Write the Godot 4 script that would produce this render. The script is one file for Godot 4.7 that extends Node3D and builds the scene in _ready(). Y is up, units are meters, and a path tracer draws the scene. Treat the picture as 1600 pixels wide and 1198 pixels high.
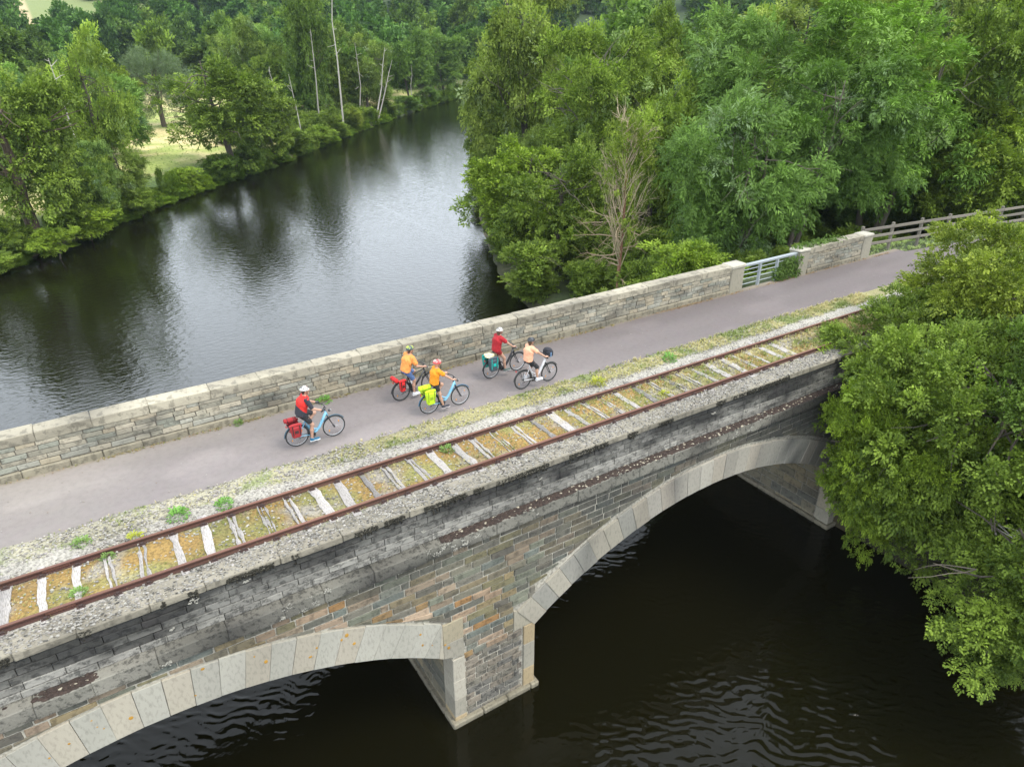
extends Node3D

const WATER := -8.4
const ROAD := -0.15

var rng := RandomNumberGenerator.new()
var n1 := FastNoiseLite.new()
var n2 := FastNoiseLite.new()
var n3 := FastNoiseLite.new()
var M := {}
var used := {}
var river_poly := PackedVector2Array()

# ---------------------------------------------------------------- mesh helpers
class Acc:
	var v := PackedVector3Array()
	var c := PackedColorArray()
	var n := PackedVector3Array()

	func tri(a: Vector3, b: Vector3, d: Vector3, ca: Color, cb: Color, cd: Color) -> void:
		v.push_back(a); v.push_back(b); v.push_back(d)
		c.push_back(ca); c.push_back(cb); c.push_back(cd)

	func tri_out(a: Vector3, b: Vector3, d: Vector3, ca: Color, cb: Color, cd: Color, mid: Vector3) -> void:
		if (b - a).cross(d - a).dot((a + b + d) / 3.0 - mid) > 0.0:
			tri(a, d, b, ca, cd, cb)
		else:
			tri(a, b, d, ca, cb, cd)

	func quad_out(a: Vector3, b: Vector3, d: Vector3, e: Vector3, ca: Color, cb: Color, cd: Color, ce: Color, mid: Vector3) -> void:
		tri_out(a, b, d, ca, cb, cd, mid)
		tri_out(a, d, e, ca, cd, ce, mid)

	func box(lo: Vector3, hi: Vector3, col: Color, bev := 0.0) -> void:
		var p: Array[Vector3] = []
		var cs: Array[Color] = []
		for i in 8:
			p.push_back(Vector3(hi.x if i & 1 else lo.x, hi.y if i & 2 else lo.y, hi.z if i & 4 else lo.z))
			cs.push_back(col)
		hexa(p, bev, cs)

	# a block with chamfered edges; corner i has bit 1 for x, 2 for y, 4 for z
	func hexa(p: Array[Vector3], bev: float, cs: Array[Color]) -> void:
		var mid := Vector3.ZERO
		for q in p:
			mid += q / 8.0
		var q: Array[Vector3] = []
		q.resize(24)
		for i in 8:
			var e: Array[Vector3] = [Vector3.ZERO, Vector3.ZERO, Vector3.ZERO]
			for a in 3:
				var to: Vector3 = p[i ^ (1 << a)] - p[i]
				e[a] = to.normalized() * minf(bev, to.length() * 0.4)
			for a in 3:
				q[i * 3 + a] = p[i] + e[(a + 1) % 3] + e[(a + 2) % 3]
		for a in 3:
			var b := 1 << ((a + 1) % 3)
			var d := 1 << ((a + 2) % 3)
			for s in 2:
				var i := s << a
				quad_out(q[i * 3 + a], q[(i | b) * 3 + a], q[(i | b | d) * 3 + a], q[(i | d) * 3 + a], cs[i], cs[i | b], cs[i | b | d], cs[i | d], mid)
			if bev > 0.0:
				var fb := (a + 1) % 3
				var fd := (a + 2) % 3
				for k in 4:
					var i := (b if k & 1 else 0) | (d if k & 2 else 0)
					var j := i | (1 << a)
					quad_out(q[i * 3 + fb], q[j * 3 + fb], q[j * 3 + fd], q[i * 3 + fd], cs[i], cs[j], cs[j], cs[i], mid)
		if bev > 0.0:
			for i in 8:
				tri_out(q[i * 3], q[i * 3 + 1], q[i * 3 + 2], cs[i], cs[i], cs[i], mid)

	func tube(pts: Array, radii: Array, sides: int, col: Color, caps := true) -> void:
		var rings: Array = []
		var up := Vector3.UP
		for i in pts.size():
			var dir: Vector3 = (pts[mini(i + 1, pts.size() - 1)] - pts[maxi(i - 1, 0)]).normalized()
			if absf(dir.dot(up)) > 0.95:
				up = Vector3.RIGHT if absf(dir.x) < 0.9 else Vector3.BACK
			var sx := dir.cross(up).normalized()
			up = sx.cross(dir).normalized()
			var ring := PackedVector3Array()
			for k in sides:
				var t := TAU * k / sides
				ring.push_back(pts[i] + (sx * cos(t) + up * sin(t)) * radii[i])
			rings.push_back(ring)
		for i in pts.size() - 1:
			var mid: Vector3 = (pts[i] + pts[i + 1]) * 0.5
			for k in sides:
				var l := (k + 1) % sides
				quad_out(rings[i][k], rings[i][l], rings[i + 1][l], rings[i + 1][k], col, col, col, col, mid)
		if caps:
			for e in [0, pts.size() - 1]:
				var inner: Vector3 = pts[1 if e == 0 else e - 1]
				for k in sides:
					tri_out(pts[e], rings[e][k], rings[e][(k + 1) % sides], col, col, col, inner)

	func ring(centre: Vector3, axis: Vector3, r: float, thick: float, seg: int, sides: int, col: Color) -> void:
		var pts: Array = []
		var sx := axis.cross(Vector3.UP if absf(axis.y) < 0.9 else Vector3.RIGHT).normalized()
		var sy := axis.cross(sx).normalized()
		for i in seg:
			for k in sides:
				var a := TAU * i / seg
				var b := TAU * k / sides
				var out := sx * cos(a) + sy * sin(a)
				pts.push_back(centre + out * (r + thick * cos(b)) + axis * (thick * sin(b)))
		for i in seg:
			var a := TAU * (i + 0.5) / seg
			var mid := centre + (sx * cos(a) + sy * sin(a)) * r
			for k in sides:
				var i2 := (i + 1) % seg
				var k2 := (k + 1) % sides
				quad_out(pts[i * sides + k], pts[i2 * sides + k], pts[i2 * sides + k2], pts[i * sides + k2], col, col, col, col, mid)

	# an ellipsoid, or the part of it above «from» (-1 to 1 along its own y axis)
	func ball(xf: Transform3D, seg: int, rows: int, col: Color, from := -1.0) -> void:
		var lo := asin(from)
		for j in rows:
			var t0 := lerpf(lo, PI / 2, float(j) / rows)
			var t1 := lerpf(lo, PI / 2, float(j + 1) / rows)
			for i in seg:
				var a0 := TAU * i / seg
				var a1 := TAU * (i + 1) / seg
				var p0 := xf * Vector3(cos(a0) * cos(t0), sin(t0), sin(a0) * cos(t0))
				var p1 := xf * Vector3(cos(a1) * cos(t0), sin(t0), sin(a1) * cos(t0))
				var p2 := xf * Vector3(cos(a1) * cos(t1), sin(t1), sin(a1) * cos(t1))
				var p3 := xf * Vector3(cos(a0) * cos(t1), sin(t1), sin(a0) * cos(t1))
				quad_out(p0, p1, p2, p3, col, col, col, col, xf.origin)

	func mesh(m: Material, smooth := false) -> ArrayMesh:
		var am := ArrayMesh.new()
		if v.is_empty():
			return am
		var nn := n
		if nn.size() != v.size():
			nn = PackedVector3Array()
			nn.resize(v.size())
			for i in range(0, v.size(), 3):
				var q := (v[i + 2] - v[i]).cross(v[i + 1] - v[i]).normalized()
				if q.length_squared() < 0.5:
					q = Vector3.UP
				nn[i] = q
				nn[i + 1] = q
				nn[i + 2] = q
			if smooth:
				var sum := {}
				for i in v.size():
					var key := Vector3i(v[i] * 4000.0)
					sum[key] = sum.get(key, Vector3.ZERO) + nn[i]
				for i in v.size():
					nn[i] = (sum[Vector3i(v[i] * 4000.0)] as Vector3).normalized()
		var arr := []
		arr.resize(Mesh.ARRAY_MAX)
		arr[Mesh.ARRAY_VERTEX] = v
		arr[Mesh.ARRAY_NORMAL] = nn
		arr[Mesh.ARRAY_COLOR] = c
		am.add_surface_from_arrays(Mesh.PRIMITIVE_TRIANGLES, arr)
		am.surface_set_material(0, m)
		return am

# distance field on a grid, meshed as surface nets: bodies, hands, heads and clothes
class Field:
	var o: Vector3
	var h: float
	var nx: int
	var ny: int
	var nz: int
	var d := PackedFloat32Array()

	func _init(lo: Vector3, hi: Vector3, cell: float) -> void:
		o = lo
		h = cell
		nx = int((hi.x - lo.x) / h) + 2
		ny = int((hi.y - lo.y) / h) + 2
		nz = int((hi.z - lo.z) / h) + 2
		d.resize(nx * ny * nz)
		d.fill(9.0)

	func bone(a: Vector3, b: Vector3, ra: float, rb: float, k := 0.03, flat := Vector3.ONE) -> void:
		var r := maxf(ra, rb) * maxf(flat.x, maxf(flat.y, flat.z)) + k + 2.5 * h
		var lo := ((a.min(b) - Vector3.ONE * r - o) / h).floor()
		var hi := ((a.max(b) + Vector3.ONE * r - o) / h).ceil()
		var ab := b - a
		var l2 := maxf(ab.length_squared(), 1e-9)
		for iz in range(maxi(0, int(lo.z)), mini(nz, int(hi.z) + 1)):
			for iy in range(maxi(0, int(lo.y)), mini(ny, int(hi.y) + 1)):
				var at := (iz * ny + iy) * nx
				for ix in range(maxi(0, int(lo.x)), mini(nx, int(hi.x) + 1)):
					var p := o + Vector3(ix, iy, iz) * h
					var t := clampf((p - a).dot(ab) / l2, 0.0, 1.0)
					var q := (p - a - ab * t) / flat
					var e := q.length() - lerpf(ra, rb, t)
					var was := d[at + ix]
					var m := maxf(k - absf(was - e), 0.0) / k
					d[at + ix] = minf(was, e) - m * m * k * 0.25

	func carve(p0: Vector3, normal: Vector3) -> void:   # keep the side that the normal points to
		for iz in nz:
			for iy in ny:
				var at := (iz * ny + iy) * nx
				for ix in nx:
					if d[at + ix] < 3.0 * h:
						d[at + ix] = maxf(d[at + ix], (p0 - o - Vector3(ix, iy, iz) * h).dot(normal))

	func wrinkle(noise: FastNoiseLite, freq: float, amp: float) -> void:
		for iz in nz:
			for iy in ny:
				var at := (iz * ny + iy) * nx
				for ix in nx:
					if absf(d[at + ix]) < 3.0 * h:
						var p := (o + Vector3(ix, iy, iz) * h) * freq
						d[at + ix] += amp * noise.get_noise_3d(p.x, p.y * 0.6, p.z)

	func into(acc: Acc, col: Color) -> void:
		var vert := PackedVector3Array()
		var norm := PackedVector3Array()
		var id := PackedInt32Array()
		id.resize(d.size())
		id.fill(-1)
		var sx := 1
		var sy := nx
		var sz := nx * ny
		var off := PackedInt32Array([0, 1, sy, sy + 1, sz, sz + 1, sz + sy, sz + sy + 1])
		for iz in nz - 1:
			for iy in ny - 1:
				var at := iz * sz + iy * sy
				for ix in nx - 1:
					var i := at + ix
					if absf(d[i]) > 1.9 * h:
						continue
					var inside := 0
					for k in 8:
						if d[i + off[k]] < 0.0:
							inside += 1
					if inside == 0 or inside == 8:
						continue
					var sum := Vector3.ZERO
					var cnt := 0
					for k in 8:
						for a in 3:
							var j := k | (1 << a)
							if j == k:
								continue
							var u := d[i + off[k]]
							var w := d[i + off[j]]
							if (u < 0.0) != (w < 0.0):
								var t := u / (u - w)
								sum += Vector3(k & 1, (k >> 1) & 1, k >> 2).lerp(Vector3(j & 1, (j >> 1) & 1, j >> 2), t)
								cnt += 1
					id[i] = vert.size()
					vert.push_back(o + (Vector3(ix, iy, iz) + sum / cnt) * h)
					var g := Vector3.ZERO
					for k in 8:
						g += d[i + off[k]] * Vector3((k & 1) * 2 - 1, ((k >> 1) & 1) * 2 - 1, (k >> 2) * 2 - 1)
					norm.push_back(g.normalized())
		for iz in range(1, nz - 1):
			for iy in range(1, ny - 1):
				var at := iz * sz + iy * sy
				for ix in range(1, nx - 1):
					var i := at + ix
					if absf(d[i]) > 1.9 * h:
						continue
					for a in 3:
						var st: int = [sx, sy, sz][a]
						if (d[i] < 0.0) == (d[i + st] < 0.0):
							continue
						var sb: int = [sy, sz, sx][a]
						var sc: int = [sz, sx, sy][a]
						var q := [id[i], id[i - sb], id[i - sb - sc], id[i - sc]]
						if q[0] < 0 or q[1] < 0 or q[2] < 0 or q[3] < 0:
							continue
						if d[i] >= 0.0:
							q.reverse()
						for k in [0, 2, 1, 0, 3, 2]:
							acc.v.push_back(vert[q[k]])
							acc.n.push_back(norm[q[k]])
							acc.c.push_back(col)

# ---------------------------------------------------------------- naming
func numbered(called: String, parent: Node) -> String:
	var key := str(parent.get_instance_id()) + called
	var k: int = used.get(key, 0)
	used[key] = k + 1
	return called if k == 0 else "%s_%03d" % [called, k]

func put(called: String, mesh: Mesh, parent: Node = self, m: Material = null) -> MeshInstance3D:
	var o := MeshInstance3D.new()
	o.name = numbered(called, parent)
	o.mesh = mesh
	if m:
		o.material_override = m
	parent.add_child(o, true)
	return o

func thing(called: String, label: String, category: String, at := Vector3.ZERO, turn := 0.0, group := "") -> Node3D:
	var o := Node3D.new()
	o.name = numbered(called, self)
	add_child(o, true)
	o.position = at
	o.rotation.y = turn
	tag(o, label, category, group)
	return o

func tag(o: Node, label: String, category: String, group := "", kind := "") -> void:
	if label: o.set_meta("label", label)
	if category: o.set_meta("category", category)
	if group: o.set_meta("group", group)
	if kind: o.set_meta("kind", kind)

func many(called: String, mesh: Mesh, xfs: Array, cols: Array, parent: Node = self, m: Material = null) -> MultiMeshInstance3D:
	var mm := MultiMesh.new()
	mm.transform_format = MultiMesh.TRANSFORM_3D
	mm.use_colors = true
	mm.mesh = mesh
	mm.instance_count = xfs.size()
	for i in xfs.size():
		mm.set_instance_transform(i, xfs[i])
		mm.set_instance_color(i, cols[i])
	var o := MultiMeshInstance3D.new()
	o.name = numbered(called, parent)
	o.multimesh = mm
	if m:
		o.material_override = m
	parent.add_child(o, true)
	o.set_meta("kind", "stuff")
	return o

func L(r: float, g: float, b: float) -> Color:      # a linear colour for albedo_color
	return Color(r, g, b).linear_to_srgb()

func rnd(a: float, b: float) -> float:
	return rng.randf_range(a, b)

func rdir() -> Vector3:
	var z := rnd(-1, 1)
	var a := rnd(0, TAU)
	var s := sqrt(1 - z * z)
	return Vector3(s * cos(a), z, s * sin(a))

# ---------------------------------------------------------------- materials
func noise_tex(freq: float, oct: int, stops: Array, size := 512, kind := 0, sd := 1, warp := 0.0, gain := 0.5) -> NoiseTexture2D:
	var f := FastNoiseLite.new()
	f.noise_type = [FastNoiseLite.TYPE_SIMPLEX_SMOOTH, FastNoiseLite.TYPE_CELLULAR, FastNoiseLite.TYPE_SIMPLEX_SMOOTH][kind]
	f.frequency = freq
	f.seed = sd
	f.fractal_octaves = oct
	f.fractal_gain = gain
	f.fractal_type = FastNoiseLite.FRACTAL_RIDGED if kind == 2 else FastNoiseLite.FRACTAL_FBM
	if warp > 0.0:
		f.domain_warp_enabled = true
		f.domain_warp_amplitude = warp
		f.domain_warp_frequency = freq * 1.3
	var t := NoiseTexture2D.new()
	t.width = size
	t.height = size
	t.seamless = true
	t.noise = f
	if stops:
		var g := Gradient.new()
		g.offsets = PackedFloat32Array()
		g.colors = PackedColorArray()
		var offs := PackedFloat32Array()
		var cols := PackedColorArray()
		for s in stops:
			offs.push_back(s[0])
			cols.push_back(s[1] if s[1] is Color else L(s[1], s[1], s[1]))
		g.offsets = offs
		g.colors = cols
		t.color_ramp = g
	return t

func mat(called: String, col: Color, rough := 0.8, vertex := true, tex: Texture2D = null, scale := Vector3.ONE, bump: Texture2D = null, bump_cm := 0.0, metal := 0.0) -> StandardMaterial3D:
	var m := StandardMaterial3D.new()
	m.resource_name = called
	m.albedo_color = col
	m.roughness = rough
	m.metallic = metal
	m.vertex_color_use_as_albedo = vertex
	if tex or bump:
		m.uv1_triplanar = true
		m.uv1_world_triplanar = true
		m.uv1_scale = scale
		m.albedo_texture = tex
	if bump:
		m.heightmap_enabled = true
		m.heightmap_texture = bump
		m.heightmap_scale = bump_cm
	M[called] = m
	return m

func materials() -> void:
	var fine := noise_tex(0.03, 5, [[0.0, 0.45], [0.35, 0.72], [0.55, 0.95], [0.8, 1.12], [1.0, 1.3]], 512, 0, 3)
	var bumps := noise_tex(0.035, 5, [], 512, 0, 5)
	var pits := noise_tex(0.005, 8, [[0.0, 0.45], [0.34, 0.68], [0.46, 0.95], [0.56, 1.02], [0.66, 1.15], [1.0, 1.4]], 1024, 0, 9, 0.0, 0.72)
	var crust := noise_tex(0.0045, 8, [[0.0, 0.25], [0.36, 0.42], [0.5, 0.9], [0.62, 1.1], [0.7, 1.35], [1.0, 1.7]], 1024, 0, 10, 0.0, 0.8)
	mat("crust", L(0.6, 0.585, 0.55), 0.95, true, crust, Vector3.ONE * 0.6, bumps, 0.8)
	mat("stone", L(0.66, 0.64, 0.585), 0.92, true, pits, Vector3.ONE * 0.55, bumps, 0.9)
	mat("dressed", L(0.74, 0.72, 0.67), 0.85, true, noise_tex(0.012, 6, [[0.0, 0.72], [0.36, 0.9], [0.5, 1.0], [1.0, 1.07]], 1024, 0, 4), Vector3(0.8, 0.35, 0.8), bumps, 0.25)
	mat("mortar", L(0.78, 0.78, 0.78), 0.95, true, fine, Vector3.ONE * 0.5, bumps, 0.8)
	mat("soil", L(0.78, 0.78, 0.78), 0.97, true, fine, Vector3.ONE * 0.6, bumps, 2.5)
	mat("asphalt", L(0.78, 0.78, 0.78), 0.9, true, noise_tex(0.03, 5, [[0.0, 0.86], [0.5, 0.98], [1.0, 1.08]], 512, 0, 13, 0.0, 0.7), Vector3.ONE * 0.25, bumps, 0.1)
	mat("ground", L(1, 1, 1), 0.97, true, noise_tex(0.02, 5, [[0.0, 0.5], [0.45, 0.9], [1.0, 1.4]], 512, 0, 17), Vector3.ONE * 0.2)
	mat("wood", L(0.78, 0.78, 0.78), 0.9, true, noise_tex(0.03, 4, [[0.0, 0.5], [0.34, 0.64], [0.46, 0.9], [0.7, 1.0], [1.0, 1.08]], 512, 0, 21), Vector3(3.0, 3.0, 0.35), bumps, 0.5)
	mat("fence", L(0.86, 0.86, 0.86), 0.9, true, noise_tex(0.03, 4, [[0.0, 0.5], [0.4, 0.9], [1.0, 1.1]], 512, 0, 22), Vector3(0.5, 6.0, 6.0))
	mat("rust", L(1, 1, 1), 0.85, true, noise_tex(0.04, 5, [[0.0, 0.55], [0.5, 0.9], [1.0, 1.35]], 512, 0, 23), Vector3.ONE * 2.0)
	mat("bark", L(1, 1, 1), 0.95, true, noise_tex(0.04, 4, [[0.0, 0.4], [0.5, 0.9], [1.0, 1.3]], 512, 0, 25), Vector3(2.0, 0.6, 2.0))
	mat("paint", L(0.86, 0.86, 0.86), 0.35)
	mat("rubber", L(1, 1, 1), 0.75)
	mat("metal", L(1, 1, 1), 0.4, true, null, Vector3.ONE, null, 0.0, 0.6)
	mat("cloth", L(0.86, 0.86, 0.86), 0.85, true, noise_tex(0.02, 3, [[0.0, 0.8], [0.5, 1.0], [1.0, 1.15]], 256, 0, 31), Vector3.ONE * 4.0, bumps, 0.6)
	mat("skin", L(0.82, 0.82, 0.82), 0.6)
	mat("plastic", L(0.86, 0.86, 0.86), 0.45)
	mat("galvanised", L(0.86, 0.86, 0.86), 0.55, true, fine, Vector3.ONE * 1.5, null, 0.0, 0.3)
	mat("pebble", L(0.78, 0.78, 0.78), 0.95)
	mat("blade", L(1, 1, 1), 0.8).cull_mode = BaseMaterial3D.CULL_DISABLED
	for t in [["leaf_mid", 1.0, 1.0, 1.0], ["leaf_bright", 1.22, 1.22, 0.9], ["leaf_dark", 0.66, 0.74, 0.8], ["leaf_blue", 0.82, 1.0, 0.95], ["leaf_willow", 0.95, 1.05, 1.25], ["leaf_olive", 1.08, 1.02, 0.95], ["leaf_far", 0.85, 0.98, 1.2], ["leaf_yellow", 1.3, 1.14, 1.05]]:
		var k := 0.6
		var m := mat(t[0], L(k * t[1], k * t[2], k * t[3]), 0.62)
		m.cull_mode = BaseMaterial3D.CULL_DISABLED
		m.metallic_specular = 0.35
		m.backlight_enabled = true
		m.backlight = L(0.4, 0.5, 0.15)
	for kind in [["water", 0.26, 0.03, 0.6], ["ripples", 0.1, 0.015, 0.3]]:
		var w := StandardMaterial3D.new()
		w.resource_name = kind[0]
		w.albedo_color = L(0.0055, 0.005, 0.0016)
		w.roughness = kind[2]
		w.metallic_specular = kind[3]
		w.uv1_triplanar = true
		w.uv1_world_triplanar = true
		w.uv1_scale = Vector3(0.11, 0.11, 0.2)
		w.normal_enabled = true
		if not M.has("wave_map"):
			var wn := noise_tex(0.011, 3, [], 1024, 0, 41, 22.0)
			wn.as_normal_map = true
			wn.bump_strength = 9.0
			M["wave_map"] = wn
		w.normal_texture = M.wave_map
		w.normal_scale = kind[1]
		M[kind[0]] = w

# ---------------------------------------------------------------- the lie of the land
func seg_dist(p: Vector2, a: Vector2, b: Vector2) -> float:
	var t := clampf((p - a).dot(b - a) / (b - a).length_squared(), 0.0, 1.0)
	return p.distance_to(a + (b - a) * t)

func river_d(x: float, z: float) -> float:
	var p := Vector2(x, z)
	var best := 1e9
	var n := river_poly.size()
	for i in n:
		best = minf(best, seg_dist(p, river_poly[i], river_poly[(i + 1) % n]))
	return -best if Geometry2D.is_point_in_polygon(p, river_poly) else best

func hill(x: float, z: float) -> float:
	var r := Vector2(x, z).length()
	return 58.0 * smoothstep(225.0, 640.0, r + 30.0 * n2.get_noise_2d(x * 0.25, z * 0.25)) + 5.0 * smoothstep(60.0, 200.0, x - 0.2 * z - 60.0)

func land(x: float, z: float, d: float) -> float:
	var y := WATER
	if d < 0.0:
		y = WATER - 0.15 - minf(1.8, -d * 0.7)
	else:
		y = WATER - 0.1 + 1.35 * (1.0 - exp(-d / 0.9)) + 0.8 * smoothstep(2.0, 14.0, d) + 0.25 * n1.get_noise_2d(x * 3.0, z * 3.0)
		y += hill(x, z)
	if (x > 25.0 or x < -27.0) and d > 0.3:
		var e := -0.36 - maxf(0.0, absf(z + 17.6 - 0.14 * maxf(0.0, x - 36.0)) - 4.9) / 1.5 + 0.12 * n1.get_noise_2d(x * 5.0, z * 5.0)
		y = maxf(y, e)
	return y

func ground(x: float, z: float) -> float:
	return land(x, z, river_d(x, z))

func grid_mesh(xs: Array, zs: Array, hs: PackedFloat32Array, cs: PackedColorArray, m: Material) -> ArrayMesh:
	var nx := xs.size()
	var nz := zs.size()
	var v := PackedVector3Array()
	var nn := PackedVector3Array()
	var ix := PackedInt32Array()
	for j in nz:
		for i in nx:
			v.push_back(Vector3(xs[i], hs[j * nx + i], zs[j]))
			var i0 := maxi(i - 1, 0)
			var i1 := mini(i + 1, nx - 1)
			var j0 := maxi(j - 1, 0)
			var j1 := mini(j + 1, nz - 1)
			var gx: float = (hs[j * nx + i1] - hs[j * nx + i0]) / (xs[i1] - xs[i0])
			var gz: float = (hs[j1 * nx + i] - hs[j0 * nx + i]) / (zs[j1] - zs[j0])
			nn.push_back(Vector3(-gx, 1, -gz).normalized())
	for j in nz - 1:
		for i in nx - 1:
			var a := j * nx + i
			for k in [a, a + 1, a + nx, a + 1, a + nx + 1, a + nx]:
				ix.push_back(k)
	var arr := []
	arr.resize(Mesh.ARRAY_MAX)
	arr[Mesh.ARRAY_VERTEX] = v
	arr[Mesh.ARRAY_NORMAL] = nn
	arr[Mesh.ARRAY_COLOR] = cs
	arr[Mesh.ARRAY_INDEX] = ix
	var am := ArrayMesh.new()
	am.add_surface_from_arrays(Mesh.PRIMITIVE_TRIANGLES, arr)
	am.surface_set_material(0, m)
	return am

func steps(from: float, to: float, by: float) -> Array:
	var a := []
	var n := int(roundf(absf(to - from) / by))
	for i in n:
		a.push_back(lerpf(from, to, float(i) / n))
	return a

func terrain() -> void:
	for p in [[-28, 70], [-28, -22], [-24, -48], [-7, -73], [1.5, -81.5], [7.5, -89.5], [18, -100.5], [28, -110], [48, -133], [64, -150.5], [92, -179], [106, -191.5], [140, -214], [200, -240], [205, -222], [150, -197], [122, -184], [100, -168], [84, -148], [66, -114], [50, -88], [38, -66], [30.5, -50], [27, -38], [24.9, -21.5], [24.9, -13.4], [25.5, -8], [26, 0], [30, 20], [36, 70]]:
		river_poly.push_back(Vector2(p[0], p[1]))
	var xs := steps(-420, -36, 24) + steps(-36, 126, 1.6) + steps(126, 780, 18) + [780.0]
	var zs := steps(70, -6, 4) + steps(-6, -210, 1.6) + steps(-210, -840, 14) + [-840.0]
	xs.sort()
	zs.reverse()
	zs.sort()
	var hs := PackedFloat32Array()
	var cs := PackedColorArray()
	for z in zs:
		for x in xs:
			var d := river_d(x, z)
			hs.push_back(land(x, z, d))
			var a := n1.get_noise_2d(x * 1.5, z * 1.5)
			var b := n2.get_noise_2d(x, z)
			var c := Color(0.045, 0.06, 0.018)                       # woodland floor
			if d < 0.0:
				c = Color(0.03, 0.026, 0.014)
			else:
				var left: bool = z < -60.0 and x < -z * 0.75 - 30.0
				var meadow: float = (1.0 if left else 0.0) * smoothstep(3.0, 9.0, d + 4.0 * b)
				var straw := smoothstep(-0.25, 0.35, a + 0.8 * b)
				c = Color(0.06, 0.1, 0.02).lerp(Color(0.3, 0.35, 0.085).lerp(Color(0.6, 0.5, 0.24), straw), meadow) if left else c
				var far := smoothstep(190.0, 250.0, Vector2(x, z).length())
				c = c.lerp(Color(0.05, 0.08, 0.025), far)
				if x < 60.0 and z < -330.0:
					c = c.lerp(Color(0.46, 0.36, 0.2) if x < 12.0 else Color(0.2, 0.24, 0.08), 0.92)
				c = c.lerp(Color(0.09, 0.065, 0.04), 0.8 * (1.0 - smoothstep(0.0, 0.8, d)))
			cs.push_back(c)
	tag(put("terrain", grid_mesh(xs, zs, hs, cs, M.ground)), "", "", "", "structure")
	river()

# the water: a wide sheet, and round the bridge a finer one that carries real ripples
func river() -> void:
	var x0 := -9.0
	var x1 := 25.6
	var z0 := -25.0
	var z1 := -2.0
	var flat := Acc.new()
	for q in [[-110.0, -330.0, 310.0, z0], [-110.0, z1, 310.0, 90.0], [-110.0, z0, x0, z1], [x1, z0, 310.0, z1]]:
		var a := Vector3(q[0], WATER, q[1])
		var b := Vector3(q[2], WATER, q[1])
		var c := Vector3(q[2], WATER, q[3])
		var d := Vector3(q[0], WATER, q[3])
		flat.quad_out(a, b, c, d, Color.WHITE, Color.WHITE, Color.WHITE, Color.WHITE, Vector3((q[0] + q[2]) * 0.5, WATER - 5.0, (q[1] + q[3]) * 0.5))
	var am := flat.mesh(M.water)
	var waves := []
	rng.seed = 31
	for i in 6:
		var a := 2.14 + rnd(-0.42, 0.42)                                # the way the ripples run
		var l := rnd(0.22, 0.4)
		waves.push_back([Vector2(cos(a), sin(a)) * TAU / l, rnd(0, TAU), l * rnd(0.5, 1.0)])
	var xs := steps(x0, x1, 0.052) + [x1]
	var zs := steps(z0, z1, 0.052) + [z1]
	var hs := PackedFloat32Array()
	var cs := PackedColorArray()
	for z in zs:
		for x in xs:
			var m := n1.get_noise_2d(x * 1.1 + 9.0, z * 1.4) + 0.5 * n1.get_noise_2d(x * 3.0, z * 3.5)
			var breeze := 0.9 * exp(-pow((x - 15.0) / 6.5, 2.0) - pow((z + 6.0) / 4.5, 2.0)) + 0.75 * exp(-pow((x + 4.0) / 7.0, 2.0) - pow((z + 20.0) / 6.0, 2.0))
			var amp := clampf(0.1 + breeze + 0.6 * m, 0.03, 1.15)
			amp *= minf(1.0, minf(minf(x - x0, x1 - x), minf(z - z0, z1 - z)) / 2.5)
			var h := 0.0
			var p := Vector2(x + 0.3 * n1.get_noise_2d(x * 5.0, z * 5.0), z + 0.3 * n1.get_noise_2d(x * 5.0 + 40.0, z * 5.0))
			for w in waves:
				var u: float = 0.5 + 0.5 * sin(p.dot(w[0]) + w[1])
				h += u * u * u * w[2]
			hs.push_back(WATER + 0.049 * amp * h)
			cs.push_back(Color.WHITE)
	var fine := grid_mesh(xs, zs, hs, cs, M.ripples)
	am.add_surface_from_arrays(Mesh.PRIMITIVE_TRIANGLES, fine.surface_get_arrays(0))
	am.surface_set_material(1, M.ripples)
	tag(put("river", am), "", "", "", "structure")

# ---------------------------------------------------------------- the bridge
const ARCHES := [[-0.81, -15.39, 12.27, -8.25, 6.63], [17.0, -15.86, 12.62, 9.45, 24.55], [-18.6, -15.39, 12.27, -26.04, -11.16]]
const FACE := -13.6
const BACK := -21.35

func arch_y(x: float, grow := 0.0) -> float:      # underside (grow 0) or back of the ring over x; far below where there is none
	for a in ARCHES:
		if x >= a[3] - grow * 0.62 and x <= a[4] + grow * 0.62:
			var q: float = pow(a[2] + grow, 2) - pow(x - a[0], 2)
			if q > 0.0:
				return a[1] + sqrt(q)
	return -99.0

func stain(p: Vector3) -> float:                  # black crust, 0 to 1
	return smoothstep(-0.05, 0.4, n1.get_noise_3d(p.x * 2.5, p.y * 5.0, p.z * 2.5) + 0.5 * n2.get_noise_2d(p.x * 9.0, p.y * 14.0))

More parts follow.
